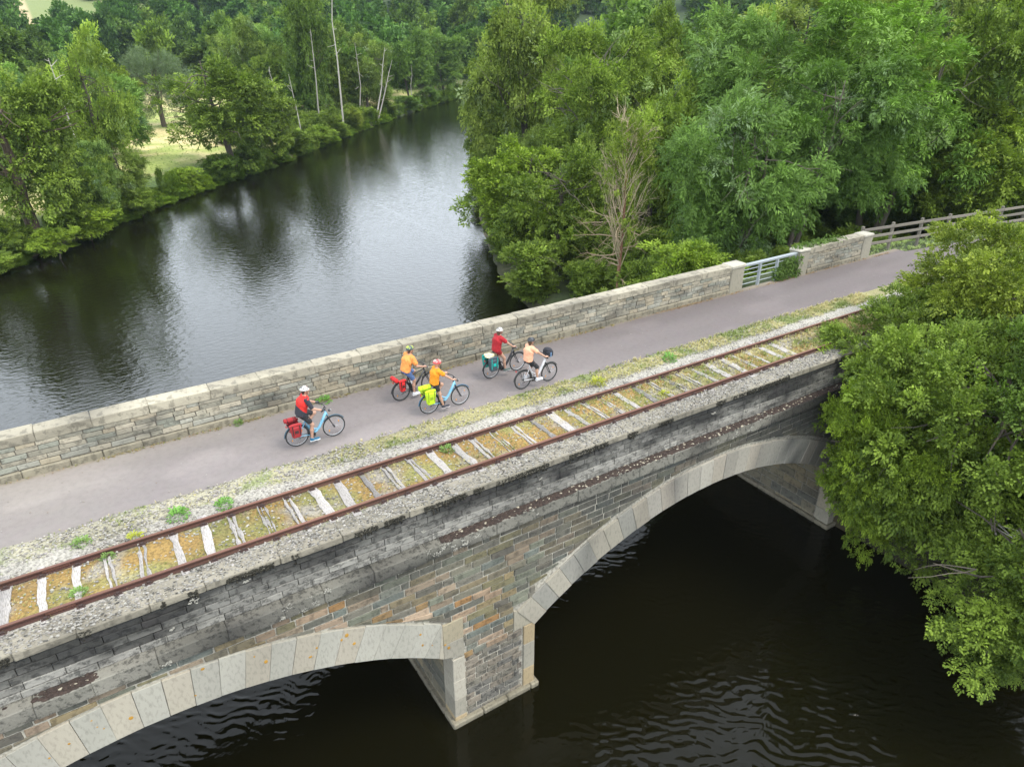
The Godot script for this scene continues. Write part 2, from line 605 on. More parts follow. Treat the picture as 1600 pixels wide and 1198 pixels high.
func stone_tone(p: Vector3, base: Color, kind: String) -> Color:
	var c := base
	var a := n2.get_noise_3d(p.x * 14.0, p.y * 14.0, p.z * 14.0)
	c = c * (1.0 + 0.35 * a)
	var s := stain(p)
	if kind == "parapet":
		var up := smoothstep(-1.05, -0.35, p.y)
		var drip := 0.3 + 0.75 * n1.get_noise_2d(p.x * 9.0, 5.0) + 0.5 * n1.get_noise_2d(p.x * 2.0, 66.0)      # how far the black crust runs down here
		c = c.lerp(Color(0.04, 0.04, 0.039), clampf(0.92 * smoothstep(drip + 0.35, drip - 0.1, -0.3 - p.y) + 0.35 * s * up, 0.0, 0.93))
	elif kind == "ledge":
		c = c.lerp(Color(0.05, 0.048, 0.045), s * 0.85)
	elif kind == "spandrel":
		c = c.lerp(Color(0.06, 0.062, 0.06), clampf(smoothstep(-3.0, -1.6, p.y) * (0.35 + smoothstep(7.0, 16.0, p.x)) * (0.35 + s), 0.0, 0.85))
	elif kind == "pier":
		c = c.lerp(Color(0.05, 0.05, 0.048), clampf(s * 1.1, 0.0, 0.85) * smoothstep(-8.0, -6.5, p.y))
	elif kind == "ring":
		var streak := smoothstep(0.25, 0.5, n1.get_noise_2d(p.x * 6.0, 40.0)) * smoothstep(9.0, 12.0, p.x)
		c = c.lerp(Color(0.1, 0.1, 0.1), 0.8 * streak)
	elif kind == "plinth":
		c = c.lerp(Color(0.05, 0.05, 0.03), 0.9 if p.y < -8.5 else 0.25 * s)
	elif kind == "wall":
		c = c.lerp(Color(0.09, 0.09, 0.085), 0.75 * smoothstep(0.1, 0.5, n1.get_noise_2d(p.x * 3.5, p.y * 8.0) + 0.2 * a))
	elif kind == "coping":
		c = c.lerp(Color(0.14, 0.13, 0.11), 0.7 * smoothstep(0.1, 0.45, n1.get_noise_3d(p.x * 5.0, p.y * 9.0, p.z * 9.0)))
	c.a = 1.0
	return c

func block(acc: Acc, p: Array[Vector3], bev: float, base: Color, kind: String, rough := 0.012) -> void:
	var cs: Array[Color] = []
	for i in 8:
		p[i] += Vector3(rnd(-rough, rough), rnd(-rough, rough), rnd(-rough, rough))
		cs.push_back(stone_tone(p[i], base, kind))
	acc.hexa(p, bev, cs)

func brick(acc: Acc, lo: Vector3, hi: Vector3, bev: float, base: Color, kind: String, rough := 0.012) -> void:
	var p: Array[Vector3] = []
	for i in 8:
		p.push_back(Vector3(hi.x if i & 1 else lo.x, hi.y if i & 2 else lo.y, hi.z if i & 4 else lo.z))
	block(acc, p, bev, base, kind, rough)

var SPANDREL := [Color(0.2, 0.19, 0.15), Color(0.15, 0.15, 0.13), Color(0.24, 0.2, 0.13), Color(0.19, 0.2, 0.16), Color(0.175, 0.195, 0.18), Color(0.22, 0.2, 0.12), Color(0.3, 0.24, 0.18), Color(0.15, 0.14, 0.12), Color(0.21, 0.2, 0.17), Color(0.18, 0.16, 0.12)]
var WARM := [Color(0.4, 0.23, 0.1), Color(0.42, 0.32, 0.24), Color(0.3, 0.24, 0.14), Color(0.38, 0.28, 0.2), Color(0.24, 0.25, 0.22), Color(0.3, 0.2, 0.1)]
var counts := {}

func piece(bridge: Node3D, called: String, acc: Acc, rest: Acc, seen := true, m: Material = null) -> void:
	var k: int = counts.get(called, 0)
	if seen and k < 295:
		counts[called] = k + 1
		put(called, acc.mesh(m if m else M.stone), bridge)
	else:
		rest.v.append_array(acc.v)
		rest.c.append_array(acc.c)

func bridge_work() -> void:
	var b := thing("stone_bridge", "old stone arch bridge over the river with the track and path on top", "bridge")
	var grey := Color(0.33, 0.31, 0.27)
	# core: faces, soffits and pier sides of the mortar behind the stones
	var core := Acc.new()
	var xs := steps(-34, 30, 0.4) + [30.0]
	for a in ARCHES:
		for e in [a[3], a[4]]:
			xs.push_back(e - 0.001)
			xs.push_back(e + 0.001)
	xs.sort()
	for i in xs.size() - 1:
		var x0: float = xs[i]
		var x1: float = xs[i + 1]
		var m := (x0 + x1) * 0.5
		var open := arch_y(m) > -90.0
		var y0 := maxf(arch_y(clampf(x0, m - 0.3, m)) if open else -10.5, -10.5)
		var y1 := maxf(arch_y(x1) if open else -10.5, -10.5)
		if open:
			y0 = arch_y(x0) if arch_y(x0) > -90.0 else arch_y(m)
			y1 = arch_y(x1) if arch_y(x1) > -90.0 else arch_y(m)
			y0 += 0.03
			y1 += 0.03
		for f in [[FACE - 0.026, 1.0, -1.3], [BACK + 0.03, -1.0, -0.4]]:
			var q := [Vector3(x0, y0, f[0]), Vector3(x1, y1, f[0]), Vector3(x1, f[2], f[0]), Vector3(x0, f[2], f[0])]
			var cc: Array[Color] = []
			for p in q:
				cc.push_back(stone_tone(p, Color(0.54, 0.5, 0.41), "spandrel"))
			core.quad_out(q[0], q[1], q[2], q[3], cc[0], cc[1], cc[2], cc[3], Vector3(m, -3, f[0] - f[1]))
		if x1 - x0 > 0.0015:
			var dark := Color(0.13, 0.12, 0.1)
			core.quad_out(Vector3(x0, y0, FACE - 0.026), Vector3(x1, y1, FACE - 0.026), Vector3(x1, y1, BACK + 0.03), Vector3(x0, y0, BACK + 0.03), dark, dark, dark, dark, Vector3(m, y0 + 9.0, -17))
	for a in ARCHES:
		for e in [3, 4]:
			var x: float = a[e]
			var top: float = arch_y(a[3] + 0.01 if e == 3 else a[4] - 0.01)
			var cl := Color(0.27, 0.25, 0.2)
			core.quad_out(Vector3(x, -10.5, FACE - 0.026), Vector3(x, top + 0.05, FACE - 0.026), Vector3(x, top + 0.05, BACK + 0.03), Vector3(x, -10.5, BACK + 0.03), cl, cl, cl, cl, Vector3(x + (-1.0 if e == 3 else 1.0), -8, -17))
	var sides := Color(0.16, 0.15, 0.12)
	core.box(Vector3(-34, -1.32, BACK + 0.03), Vector3(30, -0.3, -14.02), sides)
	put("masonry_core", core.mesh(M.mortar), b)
	var rest := Acc.new()
	# spandrel courses
	var course := 0.232
	var y := -1.66
	while y > -8.5:
		var x := -15.0 + rnd(0, 0.5)
		while x < 30.0:
			var w := rnd(0.42, 0.95) * (1.0 if rng.randf() > 0.12 else 0.5)
			var lo := Vector3(x + 0.016, y - course + 0.015, FACE - 0.09)
			var hi := Vector3(x + w - 0.016, y - 0.015, FACE + rnd(-0.01, 0.012))
			x += w
			var m := (lo.x + hi.x) * 0.5
			var pier := false
			for pr in [[6.63, 9.45], [24.55, 40.0], [-11.16, -8.25]]:
				if m > pr[0] and m < pr[1] and y < -5.75:
					pier = true
			if pier:
				continue
			# cut the stones along the back of the ring
			var yl := arch_y(lo.x, 1.12)
			var yr := arch_y(hi.x, 1.12)
			if hi.y < -4.12:
				var over := false
				for pr in [[7.0, 8.71 if hi.y < -4.58 else 9.5], [25.3, 40.0], [-10.4, -8.98]]:
					if hi.x > pr[0] - 0.7 and lo.x < pr[1] + 0.7:
						over = true
						lo.x = maxf(lo.x, pr[0])
						hi.x = minf(hi.x, pr[1])
				if over and hi.x - lo.x < 0.08 or not over and hi.y < -4.58:
					continue
				if over:
					yl = -99.0
					yr = -99.0
			if yl < -90.0 and yr < -90.0 and y < -5.8:
				continue
			if maxf(yl, yr) > hi.y - 0.04 and minf(yl, yr) > hi.y - 0.06:
				continue
			var p: Array[Vector3] = []
			for i in 8:
				var e := Vector3(hi.x if i & 1 else lo.x, hi.y if i & 2 else lo.y, hi.z if i & 4 else lo.z)
				e.y = maxf(e.y, (yr if i & 1 else yl) + 0.015) if not (i & 2) else maxf(e.y, minf(lo.y + 0.05 + maxf(0.0, (yr if i & 1 else yl) + 0.03 - lo.y), (yr if i & 1 else yl) + 0.04))
				p.push_back(e)
			var warm := smoothstep(-0.4, 0.15, n1.get_noise_2d(m * 1.6, y * 3.0 + 9.0)) * (1.0 - smoothstep(6.0, 10.0, m)) * smoothstep(-1.2, -2.4, y)
			var base: Color = WARM[rng.randi() % WARM.size()] if rng.randf() < warm * 0.75 else SPANDREL[rng.randi() % SPANDREL.size()]
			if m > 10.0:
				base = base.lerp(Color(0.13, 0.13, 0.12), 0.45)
			var acc := Acc.new()
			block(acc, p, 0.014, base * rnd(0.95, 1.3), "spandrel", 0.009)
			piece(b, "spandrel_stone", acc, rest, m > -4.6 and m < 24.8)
		y -= course
	# arch rings
	for ai in 3:
		var a: Array = ARCHES[ai]
		var r: float = a[2]
		var t0 := asin((a[3] - a[0]) / r)
		var t1 := asin((a[4] - a[0]) / r)
		var n := int((t1 - t0) * r / 0.54)
		for i in n:
			var ta := lerpf(t0, t1, float(i) / n) + 0.0003
			var tb := lerpf(t0, t1, float(i + 1) / n) - 0.0003
			var z1 := FACE + 0.045 + rnd(-0.008, 0.008)
			var p: Array[Vector3] = []
			var grow := (1.0 if ai == 1 else 1.1) + rnd(-0.03, 0.03)
			for k in 8:
				var t := tb if k & 1 else ta
				var rr := r + (grow if k & 2 else 0.0)
				var at := Vector3(a[0] + sin(t) * rr, a[1] + cos(t) * rr, z1 if k & 4 else FACE - 0.7)
				if ai == 0 and at.x > 6.33:                            # the left ring stops upright against its springer
					at = Vector3(6.33, a[1] + sqrt(rr * rr - pow(6.33 - a[0], 2.0)), at.z)
				p.push_back(at)
			if ai == 0 and a[0] + sin(ta) * r > 6.28:
				continue
			var base := Color(0.455, 0.445, 0.4) * rnd(0.88, 1.06)
			if rng.randf() < 0.2:
				base = Color(0.455, 0.42, 0.355)
			if ai == 1:
				base = Color(0.42, 0.4, 0.36) * rnd(0.8, 1.1)
				if i < 9:
					base = [Color(0.37, 0.34, 0.29), Color(0.34, 0.29, 0.25), Color(0.31, 0.305, 0.28), Color(0.4, 0.375, 0.32)][rng.randi() % 4]
				elif rng.randf() < 0.2:
					base = Color(0.42, 0.385, 0.335)
			var acc := Acc.new()
			block(acc, p, 0.006, base, "ring", 0.004)
			piece(b, "voussoir", acc, rest, ai != 2, M.dressed)
	# piers: faces, sides, quoins, plinth
	for pr in [[6.63, 9.45, true], [24.55, 29.0, true], [-11.16, -8.25, false]]:
		var x0: float = pr[0]
		var x1: float = pr[1]
		y = -5.72
		var row := 0
		while y > -8.25:
			var hgt := minf(rnd(0.2, 0.27), y + 8.25)
			if hgt < 0.08:
				break
			var x := x0 + 0.42 - (0.1 if row % 2 else 0.0)
			var xe := x1 - (0.52 if row % 2 else 0.42)
			while x < xe - 0.02:
				var w := minf(rnd(0.3, 0.6), xe - x)
				if xe - x - w < 0.18:
					w = xe - x
				var acc := Acc.new()
				brick(acc, Vector3(x + 0.01, y - hgt + 0.01, FACE - 0.1), Vector3(x + w - 0.01, y - 0.01, FACE + rnd(-0.012, 0.015)), 0.02, [Color(0.27, 0.25, 0.21), Color(0.32, 0.28, 0.23), Color(0.23, 0.22, 0.2)][rng.randi() % 3], "pier", 0.008)
				piece(b, "pier_stone", acc, rest, pr[2], M.crust)
				x += w
			row += 1
			y -= hgt
		# quoins: tall pale dressed stones on both corners
		for side in (1 if pr[1] > 20.0 else 2):
			y = -5.66
			while y > -8.22:
				var hgt := minf(rnd(0.75, 1.15), y + 8.25)
				var w := 0.4
				var xa := x0 - 0.03 if side == 0 else x1 - w + 0.03
				var acc := Acc.new()
				brick(acc, Vector3(xa, y - hgt + 0.004, FACE - 0.62), Vector3(xa + w, y - 0.004, FACE + 0.035), 0.015, [Color(0.4, 0.36, 0.29), Color(0.44, 0.35, 0.22), Color(0.36, 0.34, 0.29), Color(0.47, 0.44, 0.38)][rng.randi() % 4], "plain", 0.004)
				piece(b, "quoin_stone", acc, rest, pr[2], M.dressed)
				y -= hgt
		# skewbacks between the ring ends and the quoins
		for a in ARCHES:
			for e in 2:
				var spring: float = a[3 + e]
				if absf(spring - (x1 if e == 0 else x0)) > 0.01:
					continue
				if e == 1 and absf(spring - 6.63) < 0.01:
					for lift in 2:
						var qs: Array[Vector3] = []
						for i in 8:
							var right := (i & 1) != 0
							var qy := (-4.16 if i & 2 else -4.9) if lift else (-4.905 if i & 2 else (-5.655 if right else -5.42))
							qs.push_back(Vector3(6.99 if right else 6.337, qy, FACE + 0.035 if i & 4 else FACE - 0.5))
						var sa := Acc.new()
						block(sa, qs, 0.012, [Color(0.36, 0.34, 0.29), Color(0.42, 0.37, 0.27)][lift], "wall", 0.003)
						piece(b, "springer_stone", sa, rest, pr[2], M.dressed)
					continue
				var tt := asin((spring - a[0]) / a[2])
				var hx: float = a[0] + sin(tt) * (a[2] + 1.1)
				var hy: float = a[1] + cos(tt) * (a[2] + 1.1)
				var sg := 1.0 if e == 1 else -1.0
				var q0 := Vector3(spring, -5.655, FACE - 0.3)
				var ps: Array[Vector3] = []
				for i in 8:
					var left := (i & 1) == 0
					var near_ring := left == (e == 1)
					var px := (spring + sg * 0.01 if not (i & 2) else hx + sg * 0.01) if near_ring else hx + sg * 0.07
					ps.push_back(Vector3(px, hy if i & 2 else -5.655, FACE + 0.02 if i & 4 else FACE - 0.4))
				var acc := Acc.new()
				block(acc, ps, 0.012, Color(0.4, 0.37, 0.3), "plain", 0.003)
				piece(b, "skewback_stone", acc, rest, pr[2], M.dressed)
		# the side that faces left
		y = -5.5
		while y > -8.25:
			var hgt := minf(rnd(0.32, 0.45), y + 8.25)
			if hgt < 0.1:
				break
			var z := FACE - 0.66
			while z > -21.0:
				var w := rnd(0.5, 1.1)
				var acc := Acc.new()
				brick(acc, Vector3(x0 - rnd(0.01, 0.03), y - hgt + 0.012, z - w + 0.012), Vector3(x0 + 0.1, y - 0.012, z - 0.012), 0.025, [Color(0.24, 0.22, 0.17), Color(0.3, 0.27, 0.2), Color(0.17, 0.17, 0.15), Color(0.34, 0.29, 0.2)][rng.randi() % 4], "pier")
				piece(b, "side_stone", acc, rest, pr[2])
				z -= w
			y -= hgt
		# plinth, a course of long pale stones round the foot, wet and worn
		var xx := x0 - 0.16
		while xx < x1 + 0.14:
			var w := minf(rnd(0.7, 1.1), x1 + 0.16 - xx)
			var acc := Acc.new()
			brick(acc, Vector3(xx + 0.006, -8.8, FACE - 0.5), Vector3(xx + w - 0.006, -8.22 + rnd(-0.02, 0.01), FACE + 0.15), 0.035, Color(0.36, 0.33, 0.26) * rnd(0.85, 1.1), "plinth", 0.01)
			piece(b, "plinth_stone", acc, rest, pr[2])
			xx += w
		var zz := FACE - 0.5
		while zz > -21.4:
			var w := rnd(0.8, 1.3)
			for sx in ([x0 - 0.16, x1 + 0.16] if pr[1] < 12.0 else [x0 - 0.16]):
				var acc := Acc.new()
				var xa: float = sx if sx < x0 else sx - 0.4
				brick(acc, Vector3(xa, -8.8, zz - w + 0.006), Vector3(xa + 0.4, -8.22 + rnd(-0.02, 0.01), zz - 0.006), 0.035, Color(0.34, 0.31, 0.25) * rnd(0.8, 1.1), "plinth", 0.01)
				piece(b, "plinth_stone", acc, rest, pr[2])
			zz -= w
	# cornice: a projecting ledge over the spandrels
	var x := -15.0
	while x < 30.0:
		var w := rnd(0.9, 1.5)
		var acc := Acc.new()
		brick(acc, Vector3(x + 0.002, -1.66, FACE - 0.3), Vector3(x + w - 0.002, -1.28 + rnd(-0.015, 0.01), FACE + 0.1 + rnd(-0.02, 0.015)), 0.016, Color(0.3, 0.29, 0.255) * rnd(0.85, 1.15), "ledge", 0.006)
		piece(b, "cornice_stone", acc, rest, x > -5.0 and x < 25.0, M.crust)
		x += w
	# parapet face above it: four courses, then a rough coping
	for row in 5:
		x = -15.0 + rnd(0, 0.5)
		var ya := -1.28 + row * 0.19
		while x < 30.0:
			var w := rnd(0.5, 0.95) if row < 4 else rnd(0.55, 1.2)
			var base := Color(0.4, 0.39, 0.365) if row < 2 else Color(0.27, 0.265, 0.25)
			var acc := Acc.new()
			brick(acc, Vector3(x + 0.006, ya + 0.006, FACE - 0.6), Vector3(x + w - 0.006, ya + 0.184, -13.86 + 0.012 * (4 - row) + rnd(-0.006, 0.006)), 0.01, base * rnd(0.75, 1.2), "parapet", 0.005)
			piece(b, "parapet_stone", acc, rest, x > -4.6 and x < 24.0, M.crust)
			x += w
	x = -15.0
	while x < 30.0:
		var w := rnd(1.0, 2.0)
		var acc := Acc.new()
		var p: Array[Vector3] = []
		for i in 8:
			p.push_back(Vector3(x + w - 0.002 if i & 1 else x + 0.002, (-0.13 if i & 4 else -0.12) + rnd(-0.015, 0.01) if i & 2 else -0.33, -13.83 + rnd(-0.02, 0.02) if i & 4 else -14.42 + rnd(-0.06, 0.05)))
		block(acc, p, 0.022, Color(0.34, 0.315, 0.265) * rnd(0.95, 1.05), "coping", 0.006)
		piece(b, "edge_coping", acc, rest, x > -5.0 and x < 25.0)
		x += w
	tag(put("distant_masonry", rest.mesh(M.stone), b), "", "", "", "stuff")
	# dry red-brown moss on the ledge, black tufts under the coping, pale and orange lichen
	var pad := Acc.new()
	pad.ball(Transform3D(Basis(), Vector3.ZERO), 6, 2, Color.WHITE, 0.0)
	var padm := pad.mesh(M.pebble)
	var xf := []
	var cl := []
	for i in 9000:
		var px := rnd(-6, 25)
		var on := smoothstep(-0.2, 0.15, n1.get_noise_2d(px * 2.2, 77.0) + (0.5 if px > 6.5 else (0.35 if px < -1.6 else -0.5)))
		if rng.randf() > on:
			continue
		var s := rnd(0.015, 0.05)
		xf.push_back(Transform3D(Basis(Vector3.UP, rnd(0, TAU)).scaled(Vector3(s * 1.5, s * 0.8, s)), Vector3(px, -1.285, FACE - 0.2 + rnd(0, 0.27))))
		var k := rnd(0.6, 1.3)
		cl.push_back(Color(0.052, 0.034, 0.026) * k if rng.randf() > 0.06 else Color(0.45, 0.4, 0.3))
	many("dry_moss", padm, xf, cl, b)
	xf = []
	cl = []
	for i in 9000:
		var px := rnd(-5, 25)
		if n1.get_noise_2d(px * 7.0, 12.0) + n2.get_noise_2d(px * 40.0, 3.0) * 0.5 < -0.02:
			continue
		var s := rnd(0.012, 0.035)
		xf.push_back(Transform3D(Basis(rdir(), rnd(0, TAU)).scaled(Vector3(s, s, s)), Vector3(px, -0.19 - absf(rng.randfn(0, 0.08)), -13.835 + rnd(-0.02, 0.015))))
		cl.push_back(Color(0.03, 0.027, 0.018) * rnd(0.6, 1.6))
	many("black_moss", padm, xf, cl, b)
	xf = []
	cl = []
	for i in 120:                                                   # pale crusts on the ledge front, each a cluster of scales
		var cx := rnd(-5, 25)
		if n1.get_noise_2d(cx * 3.0, 31.0) < -0.05 + (0.22 if cx > 7.5 else 0.0):
			continue
		var fz := FACE + 0.1
		var cy := -1.3 - rnd(0.0, 0.3)
		if rng.randf() < 0.22:
			fz = -13.815
			cy = rnd(-1.05, -0.35)
		var reach := rnd(0.012, 0.07)
		for k in int(6 + reach * 500):
			var s := rnd(0.005, 0.02)
			xf.push_back(Transform3D(Basis(Vector3.RIGHT, PI / 2).scaled(Vector3(s * rnd(0.8, 1.6), s, 0.006)), Vector3(cx + rng.randfn(0, reach * 1.3), minf(-0.2, cy + rng.randfn(0, reach * 0.7)), fz)))
			cl.push_back(Color(0.42, 0.4, 0.34) * rnd(0.7, 1.15))
	for i in 22:                                                    # orange spots on the left ring
		var t := rnd(-0.3, 0.62)
		var rr := 12.27 + rnd(0.05, 1.05)
		var s := rnd(0.02, 0.06)
		xf.push_back(Transform3D(Basis(Vector3.RIGHT, PI / 2).scaled(Vector3(s, s * rnd(0.7, 1.3), 0.008)), Vector3(-0.81 + sin(t) * rr, -15.39 + cos(t) * rr, FACE + 0.047)))
		cl.push_back(Color(0.5, 0.27, 0.04) * rnd(0.8, 1.1))
	many("lichen", padm, xf, cl, b)

# ---------------------------------------------------------------- what lies on the deck
func deck() -> void:
	var xs := steps(-34, 26, 0.2) + steps(26, 38, 0.6) + [38.0]
	var zs := steps(-21.0, -17.6, 0.2) + [-17.6]
	var hs := PackedFloat32Array()
	var cs := PackedColorArray()
	for z in zs:
		for x in xs:
			var edge: float = 0.12 * n1.get_noise_2d(x * 4.0, 3.0)
			hs.push_back(ROAD + 0.015 * n1.get_noise_2d(x * 2.0, z * 2.0) - 0.06 * smoothstep(-17.85 + edge, -17.65 + edge, z))
			var dust := smoothstep(7.0, -4.0, x + 2.2 * (z + 20.2) + 3.0 * n1.get_noise_2d(x * 2.0, z * 4.0))
			var c := Color(0.22, 0.192, 0.183).lerp(Color(0.29, 0.26, 0.225), clampf(dust, 0.0, 1.0) * 0.85)
			c = c.lerp(Color(0.3, 0.265, 0.25), 0.3 * smoothstep(12.0, 0.0, x))
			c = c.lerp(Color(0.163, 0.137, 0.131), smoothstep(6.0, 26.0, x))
			var lane := exp(-pow((z + 18.5) / 0.35, 2.0)) + exp(-pow((z + 19.9) / 0.35, 2.0))
			c *= 1.0 - 0.1 * lane * (0.6 + n1.get_noise_2d(x, z)) + 0.16 * smoothstep(0.1, 0.35, n1.get_noise_2d(x * 1.3 + 200.0, z * 3.0))
			c *= 1.0 + 0.09 * n2.get_noise_2d(x * 3.0, z * 12.0)
			c = c.lerp(Color(0.3, 0.25, 0.17), 0.7 * smoothstep(-20.62, -20.86, z + 0.1 * n2.get_noise_2d(x * 8.0, 1.0)))
			c.a = 1.0
			cs.push_back(c)
	tag(put("path", grid_mesh(xs, zs, hs, cs, M.asphalt)), "", "", "", "structure")
	xs = steps(0, 60, 2.0) + [60.0]                                   # beyond the bridge it bends a little to the right
	zs = steps(-1.7, 1.75, 0.3) + [1.75]
	hs = PackedFloat32Array()
	cs = PackedColorArray()
	for z in zs:
		for x in xs:
			hs.push_back(0.0)
			cs.push_back(Color(0.163, 0.137, 0.131) * (1.0 + 0.1 * n2.get_noise_2d(x * 3.0, z * 12.0)))
	var bend := put("path", grid_mesh(xs, zs, hs, cs, M.asphalt))
	bend.position = Vector3(34.6, ROAD - 0.03, -19.25)
	bend.rotation.y = -0.139
	tag(bend, "", "", "", "structure")
	# verge, ballast and the ground between the rails
	xs = steps(-34, 26, 0.1) + steps(26, 60, 0.5) + [60.0]
	zs = steps(-17.8, -13.95, 0.07) + [-13.95]
	hs = PackedFloat32Array()
	cs = PackedColorArray()
	for z in zs:
		for x in xs:
			var e: float = z + 0.1 * n1.get_noise_2d(x * 5.0, 50.0)
			var f := n2.get_noise_2d(x * 16.0, z * 16.0)
			var g := n1.get_noise_2d(x * 6.0, z * 6.0)
			var y := -0.145 + 0.022 * f + 0.02 * g
			y -= 0.05 * smoothstep(-17.55, -17.8, e)
			y += 0.02 * smoothstep(0.3, 0.0, absf(e + 16.6))
			hs.push_back(y - 0.04 * smoothstep(-14.3, -13.95, z))
			var grass := smoothstep(-16.75, -17.0, e + 0.25 * g)
			var c := Color(0.45, 0.42, 0.36)
			c = c.lerp(Color(0.36, 0.33, 0.13).lerp(Color(0.2, 0.24, 0.06), smoothstep(-0.1, 0.4, g)), grass * (0.35 + 0.5 * smoothstep(-2.0, 9.0, x + 6.0 * g)))
			if e > -16.1 and e < -14.65:
				var moss := smoothstep(-0.62, -0.08, g + 0.5 * f)
				c = Color(0.4, 0.36, 0.29).lerp(Color(0.33, 0.2, 0.045).lerp(Color(0.27, 0.25, 0.07), smoothstep(-0.2, 0.35, n1.get_noise_2d(x * 3.0, z * 4.0 + 30.0))), moss * 0.92)
			elif e >= -14.65:
				c = Color(0.42, 0.39, 0.34).lerp(Color(0.3, 0.26, 0.1), 0.5 * smoothstep(0.1, 0.4, g))
			c *= 1.0 + 0.3 * f
			c.a = 1.0
			cs.push_back(c)
	tag(put("gravel_verge", grid_mesh(xs, zs, hs, cs, M.soil)), "", "", "", "structure")
	# loose stones
	var pb := Acc.new()
	var xfm: Array[Vector3] = []
	pb.ball(Transform3D(Basis(), Vector3.ZERO), 5, 3, Color.WHITE)
	for i in pb.v.size():
		var q := pb.v[i]
		pb.v[i] = q * (1.0 + 0.35 * sin(q.x * 5.1 + q.y * 3.3) * cos(q.z * 4.7 + 1.0))
	var pm := pb.mesh(M.pebble)
	var xf := []
	var cl := []
	for i in 30000:
		var px := rnd(-6, 26)
		var pz := rnd(-17.7, -14.0)
		var keep := 0.16
		if pz < -16.25 and pz > -16.95:
			keep = 1.0
		elif pz < -16.95:
			keep = 0.22 if px > 6.0 else 0.8
		elif pz > -14.5:
			keep = 0.75
		if rng.randf() > keep:
			continue
		var s := rnd(0.012, 0.034)
		xf.push_back(Transform3D(Basis(rdir(), rnd(0, TAU)).scaled(Vector3(s * rnd(0.9, 1.5), s * 0.8, s)), Vector3(px, -0.138 + rnd(-0.01, 0.015), pz)))
		var k := rnd(0.16, 0.48)
		cl.push_back(Color(k, k * rnd(0.9, 0.97), k * rnd(0.78, 0.88)))
	for i in 7000:
		var px := rnd(-6, 26)
		var pz := rnd(-14.5, -13.84)
		var s := rnd(0.01, 0.03)
		xf.push_back(Transform3D(Basis(rdir(), rnd(0, TAU)).scaled(Vector3(s * rnd(0.9, 1.7), s * 0.7, s)), Vector3(px, -0.122 + rnd(-0.015, 0.01), pz)))
		var k := rnd(0.16, 0.38) if rng.randf() < 0.82 else rnd(0.06, 0.12)
		cl.push_back(Color(k, k * 0.94, k * 0.83))
	many("ballast_gravel", pm, xf, cl)
	# grass
	var tuft := Acc.new()
	for i in 9:
		var a := rnd(0, TAU)
		var d := Vector3(cos(a), 0, sin(a))
		var s := Vector3(-sin(a), 0, cos(a)) * 0.035
		var base := d * rnd(0, 0.12)
		var hgt := rnd(0.6, 1.0)
		var mid := base + d * 0.15 + Vector3.UP * hgt * 0.6
		var tip := base + d * rnd(0.3, 0.6) + Vector3.UP * hgt
		tuft.tri(base - s, base + s, mid + s * 0.8, Color.WHITE, Color.WHITE, Color.WHITE)
		tuft.tri(base - s, mid + s * 0.8, mid - s * 0.8, Color.WHITE, Color.WHITE, Color.WHITE)
		tuft.tri(mid - s * 0.8, mid + s * 0.8, tip, Color.WHITE, Color.WHITE, Color.WHITE)
	var tm := tuft.mesh(M.blade)
	M["tuft_mesh"] = tm
	xf = []
	cl = []
	for i in 26000:
		var px := rnd(-6, 30)
		var pz := rnd(-17.75, -14.1)
		var g := n1.get_noise_2d(px * 6.0, pz * 6.0)
		var g2 := n1.get_noise_2d(px * 2.0 + 60.0, pz * 5.0)
		var keep := 0.0
		var s := rnd(0.035, 0.1)
		if pz < -16.85:
			keep = clampf(0.3 + 1.4 * g + 0.045 * px, 0.06, 1.0)
			s *= 1.0 + 0.02 * px
		elif pz < -16.2:
			keep = 0.09
		elif pz < -14.7:
			keep = clampf(0.3 + 0.9 * g2 + 0.02 * px, 0.08, 0.9)
			s *= 0.8 + 0.05 * maxf(0.0, px - 4.0)
		elif pz < -14.4:
			keep = clampf(0.15 + g2, 0.03, 0.5)
		if rng.randf() > keep:
			continue
		xf.push_back(Transform3D(Basis(Vector3.UP, rnd(0, TAU)).scaled(Vector3(s * 1.2, s, s * 1.2)), Vector3(px, -0.16, pz)))
		var k := rnd(0.75, 1.25)
		var straw := smoothstep(0.3, -0.3, g + rnd(-0.3, 0.3))
		cl.push_back((Color(0.17, 0.22, 0.045).lerp(Color(0.5, 0.44, 0.2), straw)) * k)
	many("verge_grass", tm, xf, cl)
	xf = []
	cl = []
	for i in 300:                                                     # bits of leaf and grit on the tarmac
		var px := rnd(-6, 36)
		var pz := -20.8 + pow(rng.randf(), 1.6) * 3.0
		var s := rnd(0.006, 0.018)
		xf.push_back(Transform3D(Basis(Vector3.UP, rnd(0, TAU)).scaled(Vector3(s * 1.6, 0.004, s)), Vector3(px, ROAD + 0.016, pz)))
		cl.push_back([Color(0.34, 0.3, 0.26), Color(0.24, 0.17, 0.11), Color(0.3, 0.27, 0.22), Color(0.42, 0.4, 0.36)][rng.randi() % 4])
	many("fallen_leaves", pm, xf, cl)
	rails()
	walls()

